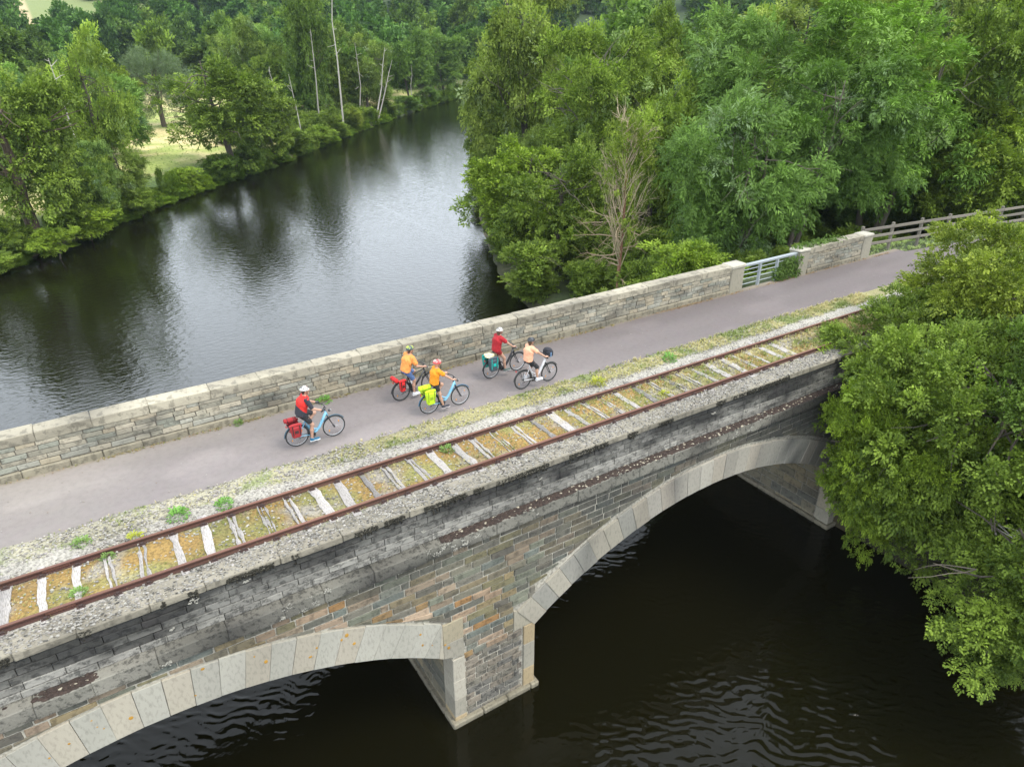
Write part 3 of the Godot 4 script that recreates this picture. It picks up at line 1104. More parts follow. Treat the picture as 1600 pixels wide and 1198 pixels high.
func rails() -> void:
	# a flat-bottomed rail: head, web and foot
	var prof := [[-0.07, -0.13], [-0.07, -0.118], [-0.012, -0.1], [-0.012, -0.045], [-0.036, -0.035], [-0.036, -0.004], [-0.03, 0.0], [0.03, 0.0], [0.036, -0.004], [0.036, -0.035], [0.012, -0.045], [0.012, -0.1], [0.07, -0.118], [0.07, -0.13]]
	for r in [[-16.15, "rusty rail nearer the cycle path, running the length of the bridge"], [-14.64, "rusty rail nearer the bridge edge, along the rough coping"]]:
		var acc := Acc.new()
		var sx := steps(-34, 46, 1.0) + [46.0]
		for i in sx.size() - 1:
			for k in prof.size():
				var a: Array = prof[k]
				var c: Array = prof[(k + 1) % prof.size()]
				var q := []
				var cc := []
				for e in [[sx[i], a], [sx[i], c], [sx[i + 1], c], [sx[i + 1], a]]:
					q.push_back(Vector3(e[0], e[1][1] + 0.004 * n1.get_noise_1d(e[0] * 3.0), r[0] + e[1][0] + 0.014 * n1.get_noise_1d(e[0] * 1.1 + r[0])))
					var top: bool = e[1][1] > -0.01
					cc.push_back((Color(0.165, 0.08, 0.056) if top else Color(0.075, 0.034, 0.023)) * (1.0 + 0.4 * n2.get_noise_2d(e[0] * 4.0, r[0])))
				var mid := Vector3((sx[i] + sx[i + 1]) * 0.5, -0.07, r[0])
				var out := Vector3(0, (a[1] + c[1]) * 0.5 + 0.07, (a[0] + c[0]) * 0.5)
				# the profile is not convex: wind by the profile's own order
				acc.tri(q[0], q[1], q[2], cc[0], cc[1], cc[2])
				acc.tri(q[0], q[2], q[3], cc[0], cc[2], cc[3])
		var t := thing("rail", r[1], "rail", Vector3.ZERO, 0.0, "rails of the disused track")
		put("rail_bar", acc.mesh(M.rust), t)
		# fishplates where two lengths meet
		for fx in [-1.9, 8.6, 19.4]:
			var fp := Acc.new()
			for s in [-1.0, 1.0]:
				fp.box(Vector3(fx - 0.28, -0.095, r[0] + s * 0.024 - 0.012), Vector3(fx + 0.28, -0.045, r[0] + s * 0.024 + 0.012), Color(0.1, 0.04, 0.025), 0.004)
				for k in 4:
					fp.box(Vector3(fx - 0.22 + k * 0.14, -0.085, r[0] + s * 0.045 - 0.014), Vector3(fx - 0.19 + k * 0.14, -0.055, r[0] + s * 0.045 + 0.014), Color(0.09, 0.035, 0.022), 0.004)
			put("fishplate", fp.mesh(M.rust), t)
	# sleepers, weathered and split
	var words := ["first", "second", "third", "fourth", "fifth", "sixth", "seventh", "eighth", "ninth", "tenth", "eleventh", "twelfth", "thirteenth", "fourteenth", "fifteenth", "sixteenth", "seventeenth", "eighteenth", "nineteenth", "twentieth", "twenty-first", "twenty-second", "twenty-third", "twenty-fourth", "twenty-fifth", "twenty-sixth", "twenty-seventh", "twenty-eighth", "twenty-ninth", "thirtieth", "thirty-first", "thirty-second", "thirty-third", "thirty-fourth", "thirty-fifth", "thirty-sixth", "thirty-seventh", "thirty-eighth"]
	for i in 38:
		var x := -3.6 + i * 0.69 + rnd(-0.05, 0.05)
		var splits: int = [1, 2, 1, 2, 1, 1, 3, 1, 2, 2][(i * 7 + 3) % 10]
		var width := rnd(0.19, 0.25) * (0.75 if splits == 1 and i % 5 == 0 else 1.0)
		var tone := rnd(0.75, 1.1)
		if i in [13, 21, 27]:
			tone = 0.5
		var look := "pale bleached" if tone > 0.7 else "dark grey"
		look += [" whole", " split in two", " broken in three"][splits - 1]
		var t := thing("sleeper", "%s wooden sleeper, %s from the left edge of the photo" % [look, words[i]], "railway sleeper", Vector3(x, -0.13, -15.4), rnd(-0.05, 0.05), "sleepers under the disused rails")
		var at := -width * 0.5
		for s in splits:
			var w := width / splits * rnd(0.75, 1.15) - (0.035 if splits > 1 else 0.0)
			var acc := Acc.new()
			var n := 10
			var za := -rnd(1.0, 1.2) if s == 0 else -rnd(0.72, 1.1)
			var zb := rnd(0.85, 1.05) if s == splits - 1 else rnd(0.55, 0.9)
			var ph := rnd(0, 50)
			for k in n:
				var z0 := lerpf(za, zb, float(k) / n)
				var z1 := lerpf(za, zb, float(k + 1) / n)
				var p: Array[Vector3] = []
				var cs: Array[Color] = []
				for j in 8:
					var z := z1 if j & 4 else z0
					var wob := 0.06 * n1.get_noise_2d(z * 14.0 + ph, 3.0 if j & 1 else 90.0) + 0.018 * n1.get_noise_2d(z * 22.0 + ph, 8.0)
					p.push_back(Vector3(at + (w if j & 1 else 0.0) + wob, (0.012 + 0.02 * n1.get_noise_2d(z * 12.0 + ph, 20.0)) if j & 2 else -0.06, z))
					var g := tone * (1.0 + 0.45 * n2.get_noise_2d(z * 20.0 + ph, 60.0 + (20.0 if j & 1 else 0.0)))
					cs.push_back(Color(0.45 * g, 0.415 * g, 0.385 * g))
				acc.hexa(p, 0.0, cs)
			put("timber", acc.mesh(M.wood), t)
			at += width / splits
		# rusty chairs and screws on both sides of either rail
		for rz in [-0.75, 0.76]:
			var ch := Acc.new()
			ch.box(Vector3(-0.085, 0.005, rz - 0.15), Vector3(0.085, 0.022, rz + 0.15), Color(0.06, 0.035, 0.03), 0.005)
			for s in [-1.0, 1.0]:
				ch.box(Vector3(-0.04, 0.02, rz + s * 0.085 - 0.03), Vector3(0.04, 0.06, rz + s * 0.085 + 0.03), Color(0.05, 0.028, 0.024), 0.01)
				ch.tube([Vector3(0.055, 0.02, rz + s * 0.12), Vector3(0.055, 0.055, rz + s * 0.12)], [0.016, 0.016], 6, Color(0.07, 0.04, 0.03))
				ch.tube([Vector3(-0.055, 0.02, rz + s * 0.12), Vector3(-0.055, 0.05, rz + s * 0.12)], [0.016, 0.016], 6, Color(0.07, 0.04, 0.03))
			put("rail_chair", ch.mesh(M.rust), t)

func wall_run(w: Node3D, x0: float, x1: float, rest: Acc, z := -20.85) -> void:
	var tones := [Color(0.33, 0.31, 0.26), Color(0.27, 0.26, 0.22), Color(0.3, 0.3, 0.27), Color(0.36, 0.32, 0.25), Color(0.24, 0.25, 0.22), Color(0.38, 0.35, 0.29)]
	var y := 0.09
	var row := 0
	for hgt in [0.165, 0.14, 0.155, 0.15, 0.13]:
		var x := x0 + rnd(0.0, 0.02)
		while x < x1 - 0.05:
			var s := minf(rnd(0.3, 0.75), x1 - x)
			if x1 - x - s < 0.2:
				s = x1 - x
			var acc := Acc.new()
			brick(acc, Vector3(x + 0.007, y + 0.007, z - 0.12), Vector3(x + s - 0.007, y + hgt - 0.007, z + rnd(-0.006, 0.014)), 0.012, tones[rng.randi() % 6] * rnd(1.15, 1.5), "wall")
			piece(w, "wall_stone", acc, rest, x > -4.2)
			x += s
		y += hgt
		row += 1
	# plinth course at the foot
	var x := x0
	while x < x1 - 0.05:
		var s := minf(rnd(0.8, 1.5), x1 - x)
		var acc := Acc.new()
		brick(acc, Vector3(x + 0.005, -0.3, z - 0.2), Vector3(x + s - 0.005, 0.085 + rnd(-0.015, 0.0), z + 0.06 + rnd(-0.01, 0.02)), 0.03, Color(0.36, 0.33, 0.26) * rnd(0.85, 1.1), "wall")
		piece(w, "foot_stone", acc, rest, x > -4.5)
		x += s
	x = x0
	while x < x1 - 0.05:
		var s := minf(rnd(1.2, 1.75), x1 - x)
		if x1 - x - s < 0.6:
			s = x1 - x
		var acc := Acc.new()
		var p: Array[Vector3] = []
		for i in 8:
			p.push_back(Vector3(x + s - 0.002 if i & 1 else x + 0.002, (1.12 if i & 4 else 1.15) if i & 2 else 0.835, z + 0.03 if i & 4 else z - 0.46))
		block(acc, p, 0.016, Color(0.5, 0.465, 0.385) * rnd(0.85, 1.08), "coping", 0.016)
		piece(w, "coping_stone", acc, rest, x > -5.5)
		x += s

func walls() -> void:
	var rest := Acc.new()
	var w := thing("parapet_wall", "long low stone parapet wall between the cycle path and the river", "wall")
	var c := Acc.new()
	c.box(Vector3(-34, -1.3, -21.27), Vector3(25.0, 0.84, -20.875), Color(0.2, 0.18, 0.145))
	put("wall_core", c.mesh(M.mortar), w)
	wall_run(w, -14.0, 24.9, rest)
	tag(put("far_stones", rest.mesh(M.stone), w), "", "", "", "stuff")
	var e := Acc.new()
	brick(e, Vector3(24.9, -0.3, -21.4), Vector3(25.75, 0.98, -20.8), 0.03, Color(0.36, 0.34, 0.28), "wall")
	put("end_block", e.mesh(M.dressed), w)
	e = Acc.new()
	brick(e, Vector3(24.86, 0.984, -21.44), Vector3(25.8, 1.14, -20.77), 0.04, Color(0.5, 0.48, 0.42), "coping")
	put("end_cap", e.mesh(M.dressed), w)
	# the short wall beyond the railing
	counts = {"wall_stone": 0, "foot_stone": 0, "coping_stone": 0}
	rest = Acc.new()
	var s := thing("short_wall", "short stone wall with pale end blocks between the railing and the wooden fence", "wall")
	c = Acc.new()
	c.box(Vector3(29.6, -1.3, -21.27), Vector3(35.2, 0.84, -20.875), Color(0.2, 0.18, 0.145))
	put("wall_core", c.mesh(M.mortar), s)
	wall_run(s, 30.3, 34.6, rest)
	for x in [29.55, 34.6]:
		e = Acc.new()
		brick(e, Vector3(x, -0.3, -21.4), Vector3(x + 0.75, 0.98, -20.8), 0.03, Color(0.36, 0.34, 0.28), "wall")
		put("end_block", e.mesh(M.dressed), s)
		e = Acc.new()
		brick(e, Vector3(x - 0.03, 0.984, -21.44), Vector3(x + 0.78, 1.13, -20.77), 0.04, Color(0.5, 0.48, 0.42), "coping")
		put("end_cap", e.mesh(M.dressed), s)
	# metal railing in the gap
	var r := thing("metal_railing", "grey metal railing with ivy closing the gap between two walls", "railing")
	var g := Color(0.42, 0.46, 0.48)
	var k := Acc.new()
	k.box(Vector3(25.75, 0.9, -21.1), Vector3(29.55, 1.0, -20.92), g, 0.01)
	put("top_rail", k.mesh(M.galvanised), r)
	for yy in [0.05, 0.3, 0.52, 0.73]:
		k = Acc.new()
		k.tube([Vector3(25.75, yy, -21.0), Vector3(29.55, yy, -21.0)], [0.022, 0.022], 6, g)
		put("bar", k.mesh(M.galvanised), r)
	for xx in [25.82, 27.0, 28.2, 29.45]:
		k = Acc.new()
		k.box(Vector3(xx - 0.06, -0.3, -21.05), Vector3(xx + 0.06, 0.898, -20.93), g * 1.05, 0.01)
		put("post", k.mesh(M.galvanised), r)
	# wooden fence
	var f := thing("wooden_fence", "three-rail weathered wooden fence beside the path beyond the walls", "fence")
	var px := 35.9
	var i := 0
	var wood := Color(0.19, 0.17, 0.135)
	while px < 66.0:
		var pz := -21.72 + 0.14 * (px - 35.9)
		k = Acc.new()
		k.box(Vector3(px - 0.07, -1.0, pz - 0.14), Vector3(px + 0.07, 1.18, pz), wood * rnd(0.8, 1.1), 0.012)
		put("post", k.mesh(M.fence), f)
		for yy in [0.12, 0.52, 0.92]:
			k = Acc.new()
			var p: Array[Vector3] = []
			var cs: Array[Color] = []
			var tone := wood * rnd(0.95, 1.35)
			for q in 8:
				p.push_back(Vector3(px + 2.2 if q & 1 else px - 0.02, yy + (0.15 if q & 2 else 0.0) + rnd(-0.01, 0.01), pz + (0.055 if q & 4 else 0.004) + rnd(-0.004, 0.0) + (0.308 if q & 1 else 0.0)))
				cs.push_back(tone)
			k.hexa(p, 0.01, cs)
			put("rail_board", k.mesh(M.fence), f)
		px += 2.23
		i += 1

# ---------------------------------------------------------------- trees and plants
# a spray of leaves along +z, about one unit long, its leaves facing up
func spray(leaves: int, length: float, width: float, wide: float, tilt: float, droop: float) -> PackedVector3Array:
	var out := PackedVector3Array()
	for i in leaves:
		var t := (i + rng.randf()) / leaves
		var side := -1.0 if i % 2 else 1.0
		var base := Vector3(side * rnd(0.0, wide) * (1.0 - 0.5 * t), rnd(-0.14, 0.14) - droop * t * t, t)
		var dir := Vector3(side * rnd(0.3, 1.0), rnd(-0.35, 0.2) - droop * t, rnd(0.1, 1.0)).normalized()
		var nrm := (Vector3.UP + Vector3(rnd(-tilt, tilt), 0, rnd(-tilt, tilt))).normalized()
		var sx := dir.cross(nrm).normalized()
		nrm = sx.cross(dir).normalized()
		var l := length * rnd(0.7, 1.25)
		var w := width * l * 0.5
		var mid := base + dir * l * 0.45 - nrm * l * 0.04
		var tip := base + dir * l - nrm * l * 0.12
		out.append_array(PackedVector3Array([base, mid + sx * w + nrm * w * 0.3, tip, base, tip, mid - sx * w + nrm * w * 0.3]))
	return out

# a crown of radius one: lobes, puffs in the lobes, sprays on the puffs
func crown(sd: int, lobes: int, puffs: int, sprays: int, pr: float, spray_size: float, tpl: Array, dark: Color, light: Color, flat := 0.45, hollow := 0.55, wind := Vector3.ZERO, pale := 0.0) -> ArrayMesh:
	rng.seed = sd
	var lobe := []
	for i in lobes:
		var d := rdir()
		var q := Vector3(d.x, d.y * 0.9, d.z) * rnd(0.35, 0.8)
		lobe.push_back([q, rnd(0.26, 0.46) * (1.15 - 0.35 * q.length())])
	lobe.push_back([Vector3(0, -0.1, 0), 0.55])
	lobe.push_back([Vector3(0, -0.45, 0), 0.5])
	var v := PackedVector3Array()
	var c := PackedColorArray()
	for i in puffs:
		var lb: Array = lobe[rng.randi() % lobe.size()]
		var d := rdir()
		if d.y < -0.2 and rng.randf() < 0.6:
			d.y = -d.y
		var pc: Vector3 = lb[0] + d * lb[1] * pow(rnd(hollow * hollow, 1.0), 0.5)
		if pc.length() > 1.08:
			pc = pc.normalized() * rnd(0.9, 1.08)
		var r := pr * rnd(0.6, 1.35)
		var tone := rng.randf()
		var young := rng.randf() < 0.16
		var n := int(sprays * r / pr)
		var silver := rng.randf() < pale and d.y > -0.2
		for k in n:
			var u := rdir()
			if u.y < -0.25 and rng.randf() < 0.75:
				u.y = -u.y
			var at := pc + Vector3(u.x, u.y * 0.7, u.z) * r * pow(rng.randf(), 0.45)
			var z := (u + rdir() * 0.6 + pc.normalized() * 0.5 + wind + Vector3(0, -0.15, 0)).normalized()
			var up := (Vector3.UP * flat + u * 0.5 + rdir() * 0.35).normalized()
			var x := up.cross(z).normalized()
			if x.length_squared() < 0.5:
				continue
			up = z.cross(x)
			var s := spray_size * rnd(0.7, 1.25)
			v.append_array(Transform3D(Basis(x * s, up * s, z * s), at) * (tpl[rng.randi() % tpl.size()] as PackedVector3Array))
			var col := dark.lerp(light, clampf(tone * 0.5 + rnd(-0.25, 0.45) + (0.35 if young else 0.0), 0.0, 1.0))
			if silver and rng.randf() < 0.6:
				col = col.lerp(Color(0.5, 0.66, 0.36), rnd(0.3, 0.8))       # undersides turned up by the wind
			var m := v.size() - c.size()
			var cc := PackedColorArray()
			cc.resize(m)
			cc.fill(col)
			c.append_array(cc)
	var arr := []
	arr.resize(Mesh.ARRAY_MAX)
	arr[Mesh.ARRAY_VERTEX] = v
	arr[Mesh.ARRAY_COLOR] = c
	var am := ArrayMesh.new()
	am.add_surface_from_arrays(Mesh.PRIMITIVE_TRIANGLES, arr)
	return am

var CROWN := {}

func crowns() -> void:
	rng.seed = 101
	var broad := []
	var ash := []
	var pinnate := []
	var fine := []
	var big := []
	for i in 5:
		broad.push_back(spray(11, 0.42, 0.72, 0.3, 0.55, 0.1))
		ash.push_back(spray(12, 0.46, 0.42, 0.3, 0.7, 0.25))
		pinnate.push_back(spray(18, 0.42, 0.26, 0.06, 0.5, 0.45))
		fine.push_back(spray(18, 0.4, 0.2, 0.3, 0.9, 0.2))
		big.push_back(spray(8, 0.6, 0.7, 0.35, 0.5, 0.1))
	var dk := Color(0.125, 0.2, 0.028)
	var lt := Color(0.46, 0.63, 0.085)
	CROWN.broad = [crown(1, 9, 120, 34, 0.14, 0.085, broad, dk, lt, 0.7), crown(2, 11, 125, 32, 0.14, 0.085, broad, dk, lt, 0.7)]
	CROWN.ash = [crown(3, 10, 110, 36, 0.14, 0.085, ash, dk, Color(0.48, 0.64, 0.13), 0.3, 0.35, Vector3(0.3, 0.0, -0.2), 0.1), crown(4, 12, 120, 32, 0.13, 0.085, ash, dk, Color(0.48, 0.64, 0.13), 0.3, 0.35, Vector3(0.3, 0.0, -0.2), 0.1)]
	CROWN.robinia = [crown(5, 11, 130, 34, 0.15, 0.11, pinnate, Color(0.11, 0.21, 0.035), Color(0.34, 0.56, 0.11), 0.5, 0.5, Vector3(0.5, 0.1, -0.3), 0.16), crown(6, 10, 125, 35, 0.15, 0.11, pinnate, Color(0.11, 0.21, 0.035), Color(0.34, 0.56, 0.11), 0.5, 0.5, Vector3(0.5, 0.1, -0.3), 0.16)]
	CROWN.willow = [crown(7, 6, 110, 30, 0.17, 0.1, fine, Color(0.2, 0.26, 0.1), Color(0.34, 0.4, 0.18), 0.2, 0.6)]
	CROWN.near = [crown(8, 13, 250, 62, 0.12, 0.049, broad, dk, lt, 0.7, 0.45), crown(9, 13, 240, 60, 0.12, 0.049, broad, dk, lt, 0.7, 0.45)]
	CROWN.sparse = [crown(10, 9, 70, 12, 0.15, 0.1, ash, dk, lt, 0.3, 0.3)]
	CROWN.far = [crown(11, 7, 60, 16, 0.22, 0.17, big, dk, lt, 0.7), crown(12, 9, 60, 16, 0.2, 0.16, big, dk, lt, 0.7)]
	CROWN.bush = [crown(13, 8, 60, 26, 0.22, 0.15, broad, dk, lt, 0.6), crown(14, 6, 55, 28, 0.24, 0.15, ash, dk, lt, 0.4)]

func limb(acc: Acc, a: Vector3, b: Vector3, ra: float, rb: float, sides: int, col: Color, bend := 0.12) -> void:
	var l := a.distance_to(b)
	var off := rdir() * l * bend
	var pts := []
	var rad := []
	for i in 5:
		var t := i / 4.0
		pts.push_back(a.lerp(b, t) + off * sin(t * PI) + rdir() * l * 0.015)
		rad.push_back(lerpf(ra, rb, t))
	acc.tube(pts, rad, sides, col, false)

const BARK := Color(0.12, 0.1, 0.075)

func tree(called: String, label: String, kind: String, which: int, leaf: String, x: float, z: float, top: float, bot: float, r: float, thick := 0.22, bark := BARK, group := "", lean := Vector2.ZERO, stems := 1) -> Node3D:
	var gy := ground(x, z) - 0.1
	if river_d(x, z) < 0.4:
		gy = WATER - 0.3
	var t := thing(called, label, "tree" if kind != "bush" else "shrub", Vector3(x, gy, z), 0.0, group)
	rng.seed = hash(label)
	var mid := Vector3(lean.x, (top + bot) * 0.5 - gy, lean.y)
	var half := (top - bot) * 0.5
	var acc := Acc.new()
	for s in stems:
		var foot := Vector3(rnd(-0.6, 0.6), 0, rnd(-0.6, 0.6)) * (stems - 1) * 0.7
		var head := mid + Vector3(rnd(-0.3, 0.3) * r, half * rnd(0.35, 0.75), rnd(-0.3, 0.3) * r) + foot
		var fork := foot.lerp(head, 0.45)
		limb(acc, foot - Vector3(0, 0.3, 0), fork, thick * 1.2, thick * 0.8, 8, bark, 0.05)
		limb(acc, fork, head, thick * 0.8, thick * 0.15, 7, bark, 0.06)
		for i in 14 / stems:
			var f := rnd(0.3, 0.95)
			var from := foot.lerp(head, f)
			var d := rdir()
			d.y = absf(d.y) * 0.6 - 0.1
			var to := mid + Vector3(d.x * r, clampf(d.y + (f - 0.55), -0.8, 0.9) * half, d.z * r) * rnd(0.6, 0.9)
			limb(acc, from, to, thick * 0.34 * (1.1 - f * 0.5), thick * 0.06, 5, bark)
			for k in 2:
				var m := from.lerp(to, rnd(0.4, 0.7))
				limb(acc, m, m + (to - from) * 0.4 + rdir() * r * 0.3, thick * 0.13, thick * 0.03, 4, bark)
	put("trunk", acc.mesh(M.bark), t)
	var o := put("crown", (CROWN[kind] as Array)[which % (CROWN[kind] as Array).size()], t, M[leaf])
	o.position = mid
	o.rotation.y = rnd(0, TAU)
	o.scale = Vector3(r, half, r)
	return t

func bare(acc: Acc, a: Vector3, dir: Vector3, len: float, r: float, depth: int, col: Color, spread := 0.6) -> void:
	var b := a + dir * len
	limb(acc, a, b, r, r * 0.55, 6 if depth > 1 else 4, col, 0.05)
	if depth == 0:
		return
	var n := 3 if depth > 1 else 4
	for i in n:
		var f := rnd(0.35, 1.0)
		var d := (dir + rdir() * spread + Vector3(0, 0.12, 0)).normalized()
		bare(acc, a.lerp(b, f), d, len * rnd(0.4, 0.65), r * 0.5 * (1.15 - 0.4 * f), depth - 1, col, spread)

func dead_stem(label: String, x: float, z: float, height: float, lean: Vector3, twigs: int, sd: int, col := Color(0.42, 0.39, 0.33), r := 0.16) -> void:
	rng.seed = sd
	var gy := maxf(ground(x, z), WATER) - 0.2
	var t := thing("dead_tree", label, "tree", Vector3(x, gy, z), 0.0, "bare dead stems along the left bank")
	var acc := Acc.new()
	var top := (Vector3.UP + lean).normalized() * height
	limb(acc, Vector3.ZERO, top, r, r * 0.2, 6, col, 0.03)
	for i in twigs:
		var f := rnd(0.35, 0.98)
		var d := (rdir() + Vector3(0, 0.5, 0)).normalized()
		var a := top * f
		var b := a + d * rnd(0.6, 2.4) * (1.1 - f * 0.6)
		limb(acc, a, b, r * 0.3, r * 0.06, 4, col, 0.15)
	put("trunk", acc.mesh(M.bark), t)

func woods() -> void:
	crowns()
	# ---- left bank
	tree("alder_tree", "multi-stemmed alder with thick brown trunk at the left edge of the photo", "broad", 0, "leaf_mid", -1.6, -78.6, 9.0, -7.0, 6.0, 0.55, Color(0.13, 0.095, 0.07), "", Vector2(1.0, 0.3))
	tree("poplar_tree", "tall leafy tree right of the dead grey stem on the left bank", "ash", 0, "leaf_bright", 5.8, -92.0, 11.8, -7.8, 5.2, 0.3)
	tree("willow_shrub_tree", "low willow with windblown pale leaves at the water by the left meadow", "ash", 1, "leaf_willow", 3.2, -83.6, 1.4, -8.2, 3.9, 0.2)
	tree("edge_tree", "leafy tree cut off by the left edge, behind the brown trunk", "broad", 1, "leaf_mid", -6.4, -87.5, 8.0, -6.8, 5.0, 0.3)
	tree("round_willow", "round grey-green willow standing alone at the back of the meadow", "willow", 0, "leaf_willow", 20.5, -148.6, 9.6, -8.6, 7.0, 0.4)
	tree("spreading_alder", "broad spreading tree overhanging the water at the right end of the meadow", "broad", 1, "leaf_mid", 22.4, -105.6, 8.4, -8.3, 8.4, 0.4)
	tree("small_alder", "smaller tree leaning over the water next to the broad spreading tree", "broad", 0, "leaf_mid", 30.0, -113.6, 2.6, -8.3, 5.2, 0.2)
	tree("tall_dark_tree", "tallest dark ivy-clad tree behind the bare white stems on the left bank", "broad", 0, "leaf_dark", 47.0, -145.0, 19.0, -7.8, 6.0, 0.35)
	tree("bank_tree", "pale green tree left of the tallest dark tree", "ash", 1, "leaf_mid", 40.0, -160.0, 13.5, -6.8, 7.2, 0.3)
	tree("bank_tree", "green tree over the water behind the two leaning grey stems", "ash", 0, "leaf_mid", 62.0, -154.5, 8.0, -8.3, 6.8, 0.25)
	tree("bank_tree", "bushy tree where the left bank begins to bend away", "broad", 1, "leaf_far", 81.0, -174.5, 10.5, -8.3, 8.0, 0.25)
	tree("bank_tree", "last tree in sight on the left bank at the river bend", "broad", 0, "leaf_far", 99.5, -191.5, 9.5, -8.3, 8.2, 0.25)
	tree("bank_tree", "slender tree between the tallest dark tree and the leaning stems", "ash", 1, "leaf_mid", 57.0, -160.0, 11.5, -7.8, 5.4, 0.25)
	tree("edge_tree", "dark tree at the upper left corner behind the alder", "far", 0, "leaf_dark", -2.0, -188.0, 12.0, -4.0, 6.0, 0.3)
	tree("bank_tree", "blue-green tree behind the bend, straight above the far water", "far", 1, "leaf_far", 118.0, -212.0, 11.0, -8.0, 7.0, 0.3)
	var grey := Color(0.42, 0.39, 0.33)
	dead_stem("bare grey dead stem in front of the leafy tree at far left", -2.0, -79.6, 13.0, Vector3(-0.05, 0, 0), 12, 21, grey, 0.22)
	dead_stem("forked dead branch rising above the left alder against the meadow trees", 4.6, -88.0, 15.5, Vector3(-0.1, 0, 0.0), 10, 22, grey, 0.16)
	dead_stem("pale dead stem leaning left beside the broad spreading tree", 34.5, -120.0, 12.0, Vector3(-0.16, 0, 0.05), 7, 23, grey, 0.15)
	dead_stem("thin dead stem just right of the leaning pale one", 38.5, -126.0, 10.5, Vector3(-0.12, 0, 0), 5, 24, grey, 0.12)
	dead_stem("tallest straight white stem rising to the top edge of the photo", 48.9, -135.5, 24.5, Vector3(0.02, 0, 0), 7, 25, grey * 1.1, 0.19)
	dead_stem("grey stem in front of the tallest dark tree", 44.5, -134.0, 17.0, Vector3(0.0, 0, 0), 6, 26, grey * 0.8, 0.16)
	dead_stem("upright grey stem halfway between white stem and leaning pair", 56.0, -144.0, 14.5, Vector3(0.02, 0, 0), 8, 27, grey * 0.85, 0.16)
	dead_stem("left one of two dead stems leaning right over the water", 60.2, -147.2, 14.5, Vector3(0.3, 0, -0.1), 8, 28, grey * 1.1, 0.19)
	dead_stem("right one of two dead stems leaning right over the water", 60.8, -147.6, 13.0, Vector3(0.42, 0, -0.1), 8, 29, grey, 0.16)
	dead_stem("short broken stem on the bank near the bend", 78.0, -167.5, 9.0, Vector3(0.1, 0, 0), 5, 30, grey * 0.8, 0.14)
	# ---- right bank, upstream of the bridge
	var r1 := tree("tall_ash", "tallest tree by the river with a dark leaning trunk at top centre", "ash", 0, "leaf_olive", 49.4, -72.5, 18.5, -6.5, 7.6, 0.42, Color(0.1, 0.085, 0.065), "", Vector2(-1.5, -0.5))
	tree("pale_ash", "light yellow-green windblown ash right of the tallest river tree", "ash", 1, "leaf_bright", 47.4, -59.3, 12.4, -5.8, 7.0, 0.34, Color(0.16, 0.14, 0.11))
	tree("river_alder", "low bright green alder reaching over the river, left of the bare brown tree", "broad", 0, "leaf_bright", 35.6, -53.6, 2.6, -8.3, 5.8, 0.25, BARK, "", Vector2(-1.0, 0))
	tree("river_alder", "darker alder right at the river end of the parapet wall", "broad", 1, "leaf_mid", 33.8, -46.6, 3.2, -8.2, 4.8, 0.22)
	tree("river_alder", "small alder dipping into the water just behind the wall", "bush", 0, "leaf_mid", 29.4, -43.5, -3.4, -8.3, 2.9, 0.2)
	tree("conical_tree", "tall cone-shaped dark tree behind the pale ash", "broad", 1, "leaf_mid", 68.0, -69.5, 14.4, -5.2, 6.2, 0.3)
	tree("yellow_ash", "yellow-green young ash between the brown tree and the robinias", "ash", 0, "leaf_bright", 42.6, -45.4, 8.2, -7.0, 4.8, 0.22)
	tree("robinia_tree", "nearest robinia with drooping feathery leaves above the metal railing", "robinia", 0, "leaf_mid", 38.6, -32.2, 8.6, -6.6, 5.8, 0.22)
	tree("robinia_tree", "largest robinia, with pale windblown sprays, above the wooden fence", "robinia", 1, "leaf_bright", 52.2, -31.8, 13.2, -1.8, 8.4, 0.24, Color(0.14, 0.12, 0.09), "", Vector2(1.0, -0.5), 4)
	tree("robinia_tree", "middle robinia whose thin trunks lean above the short wall", "robinia", 0, "leaf_mid", 44.8, -32.4, 10.2, -2.4, 5.6, 0.17, Color(0.17, 0.14, 0.11), "", Vector2(0.5, 0.8), 3)
	tree("robinia_tree", "robinia filling the gap behind the middle and largest ones", "robinia", 1, "leaf_mid", 47.5, -41.0, 12.5, -5.0, 6.8, 0.2)
	tree("olive_tree", "olive-toned tall tree with dark twin trunks at the top right", "ash", 0, "leaf_olive", 69.8, -54.0, 16.5, -0.5, 9.6, 0.4, Color(0.07, 0.055, 0.045), "", Vector2.ZERO, 2)
	tree("edge_tree", "dark tree at the right edge above the fence", "broad", 0, "leaf_mid", 61.2, -28.6, 15.0, -2.0, 5.4, 0.3)
	tree("background_tree", "pale tree in the distance right of the tall ash crown", "far", 0, "leaf_far", 88.5, -102.0, 15.0, -4.0, 7.4, 0.3)
	tree("background_tree", "soft green tree behind the cone-shaped tree", "far", 1, "leaf_bright", 90.0, -79.5, 14.6, -3.0, 6.6, 0.3)
	tree("background_tree", "tree at the top right corner behind the largest robinia", "ash", 1, "leaf_olive", 79.0, -43.0, 16.0, 0.0, 6.6, 0.3)
	tree("background_tree", "tree between the olive-toned one and the top right corner", "broad", 0, "leaf_mid", 84.0, -54.5, 15.6, 0.0, 6.8, 0.3)
	tree("background_tree", "tree on the far right bank beyond the tallest river tree", "far", 0, "leaf_mid", 70.0, -100.0, 9.5, -7.0, 6.2, 0.3)
	tree("background_tree", "tree on the right bank just before the river bends", "far", 1, "leaf_mid", 92.0, -138.0, 9.0, -7.5, 7.2, 0.3)
	tree("background_tree", "green tree behind the tall ash on the right bank", "ash", 1, "leaf_mid", 58.0, -86.0, 10.0, -7.0, 5.6, 0.3)
	# the half-dead tree, brown twigs and few leaves
	rng.seed = 404
	var hx := 31.2
	var hz := -35.6
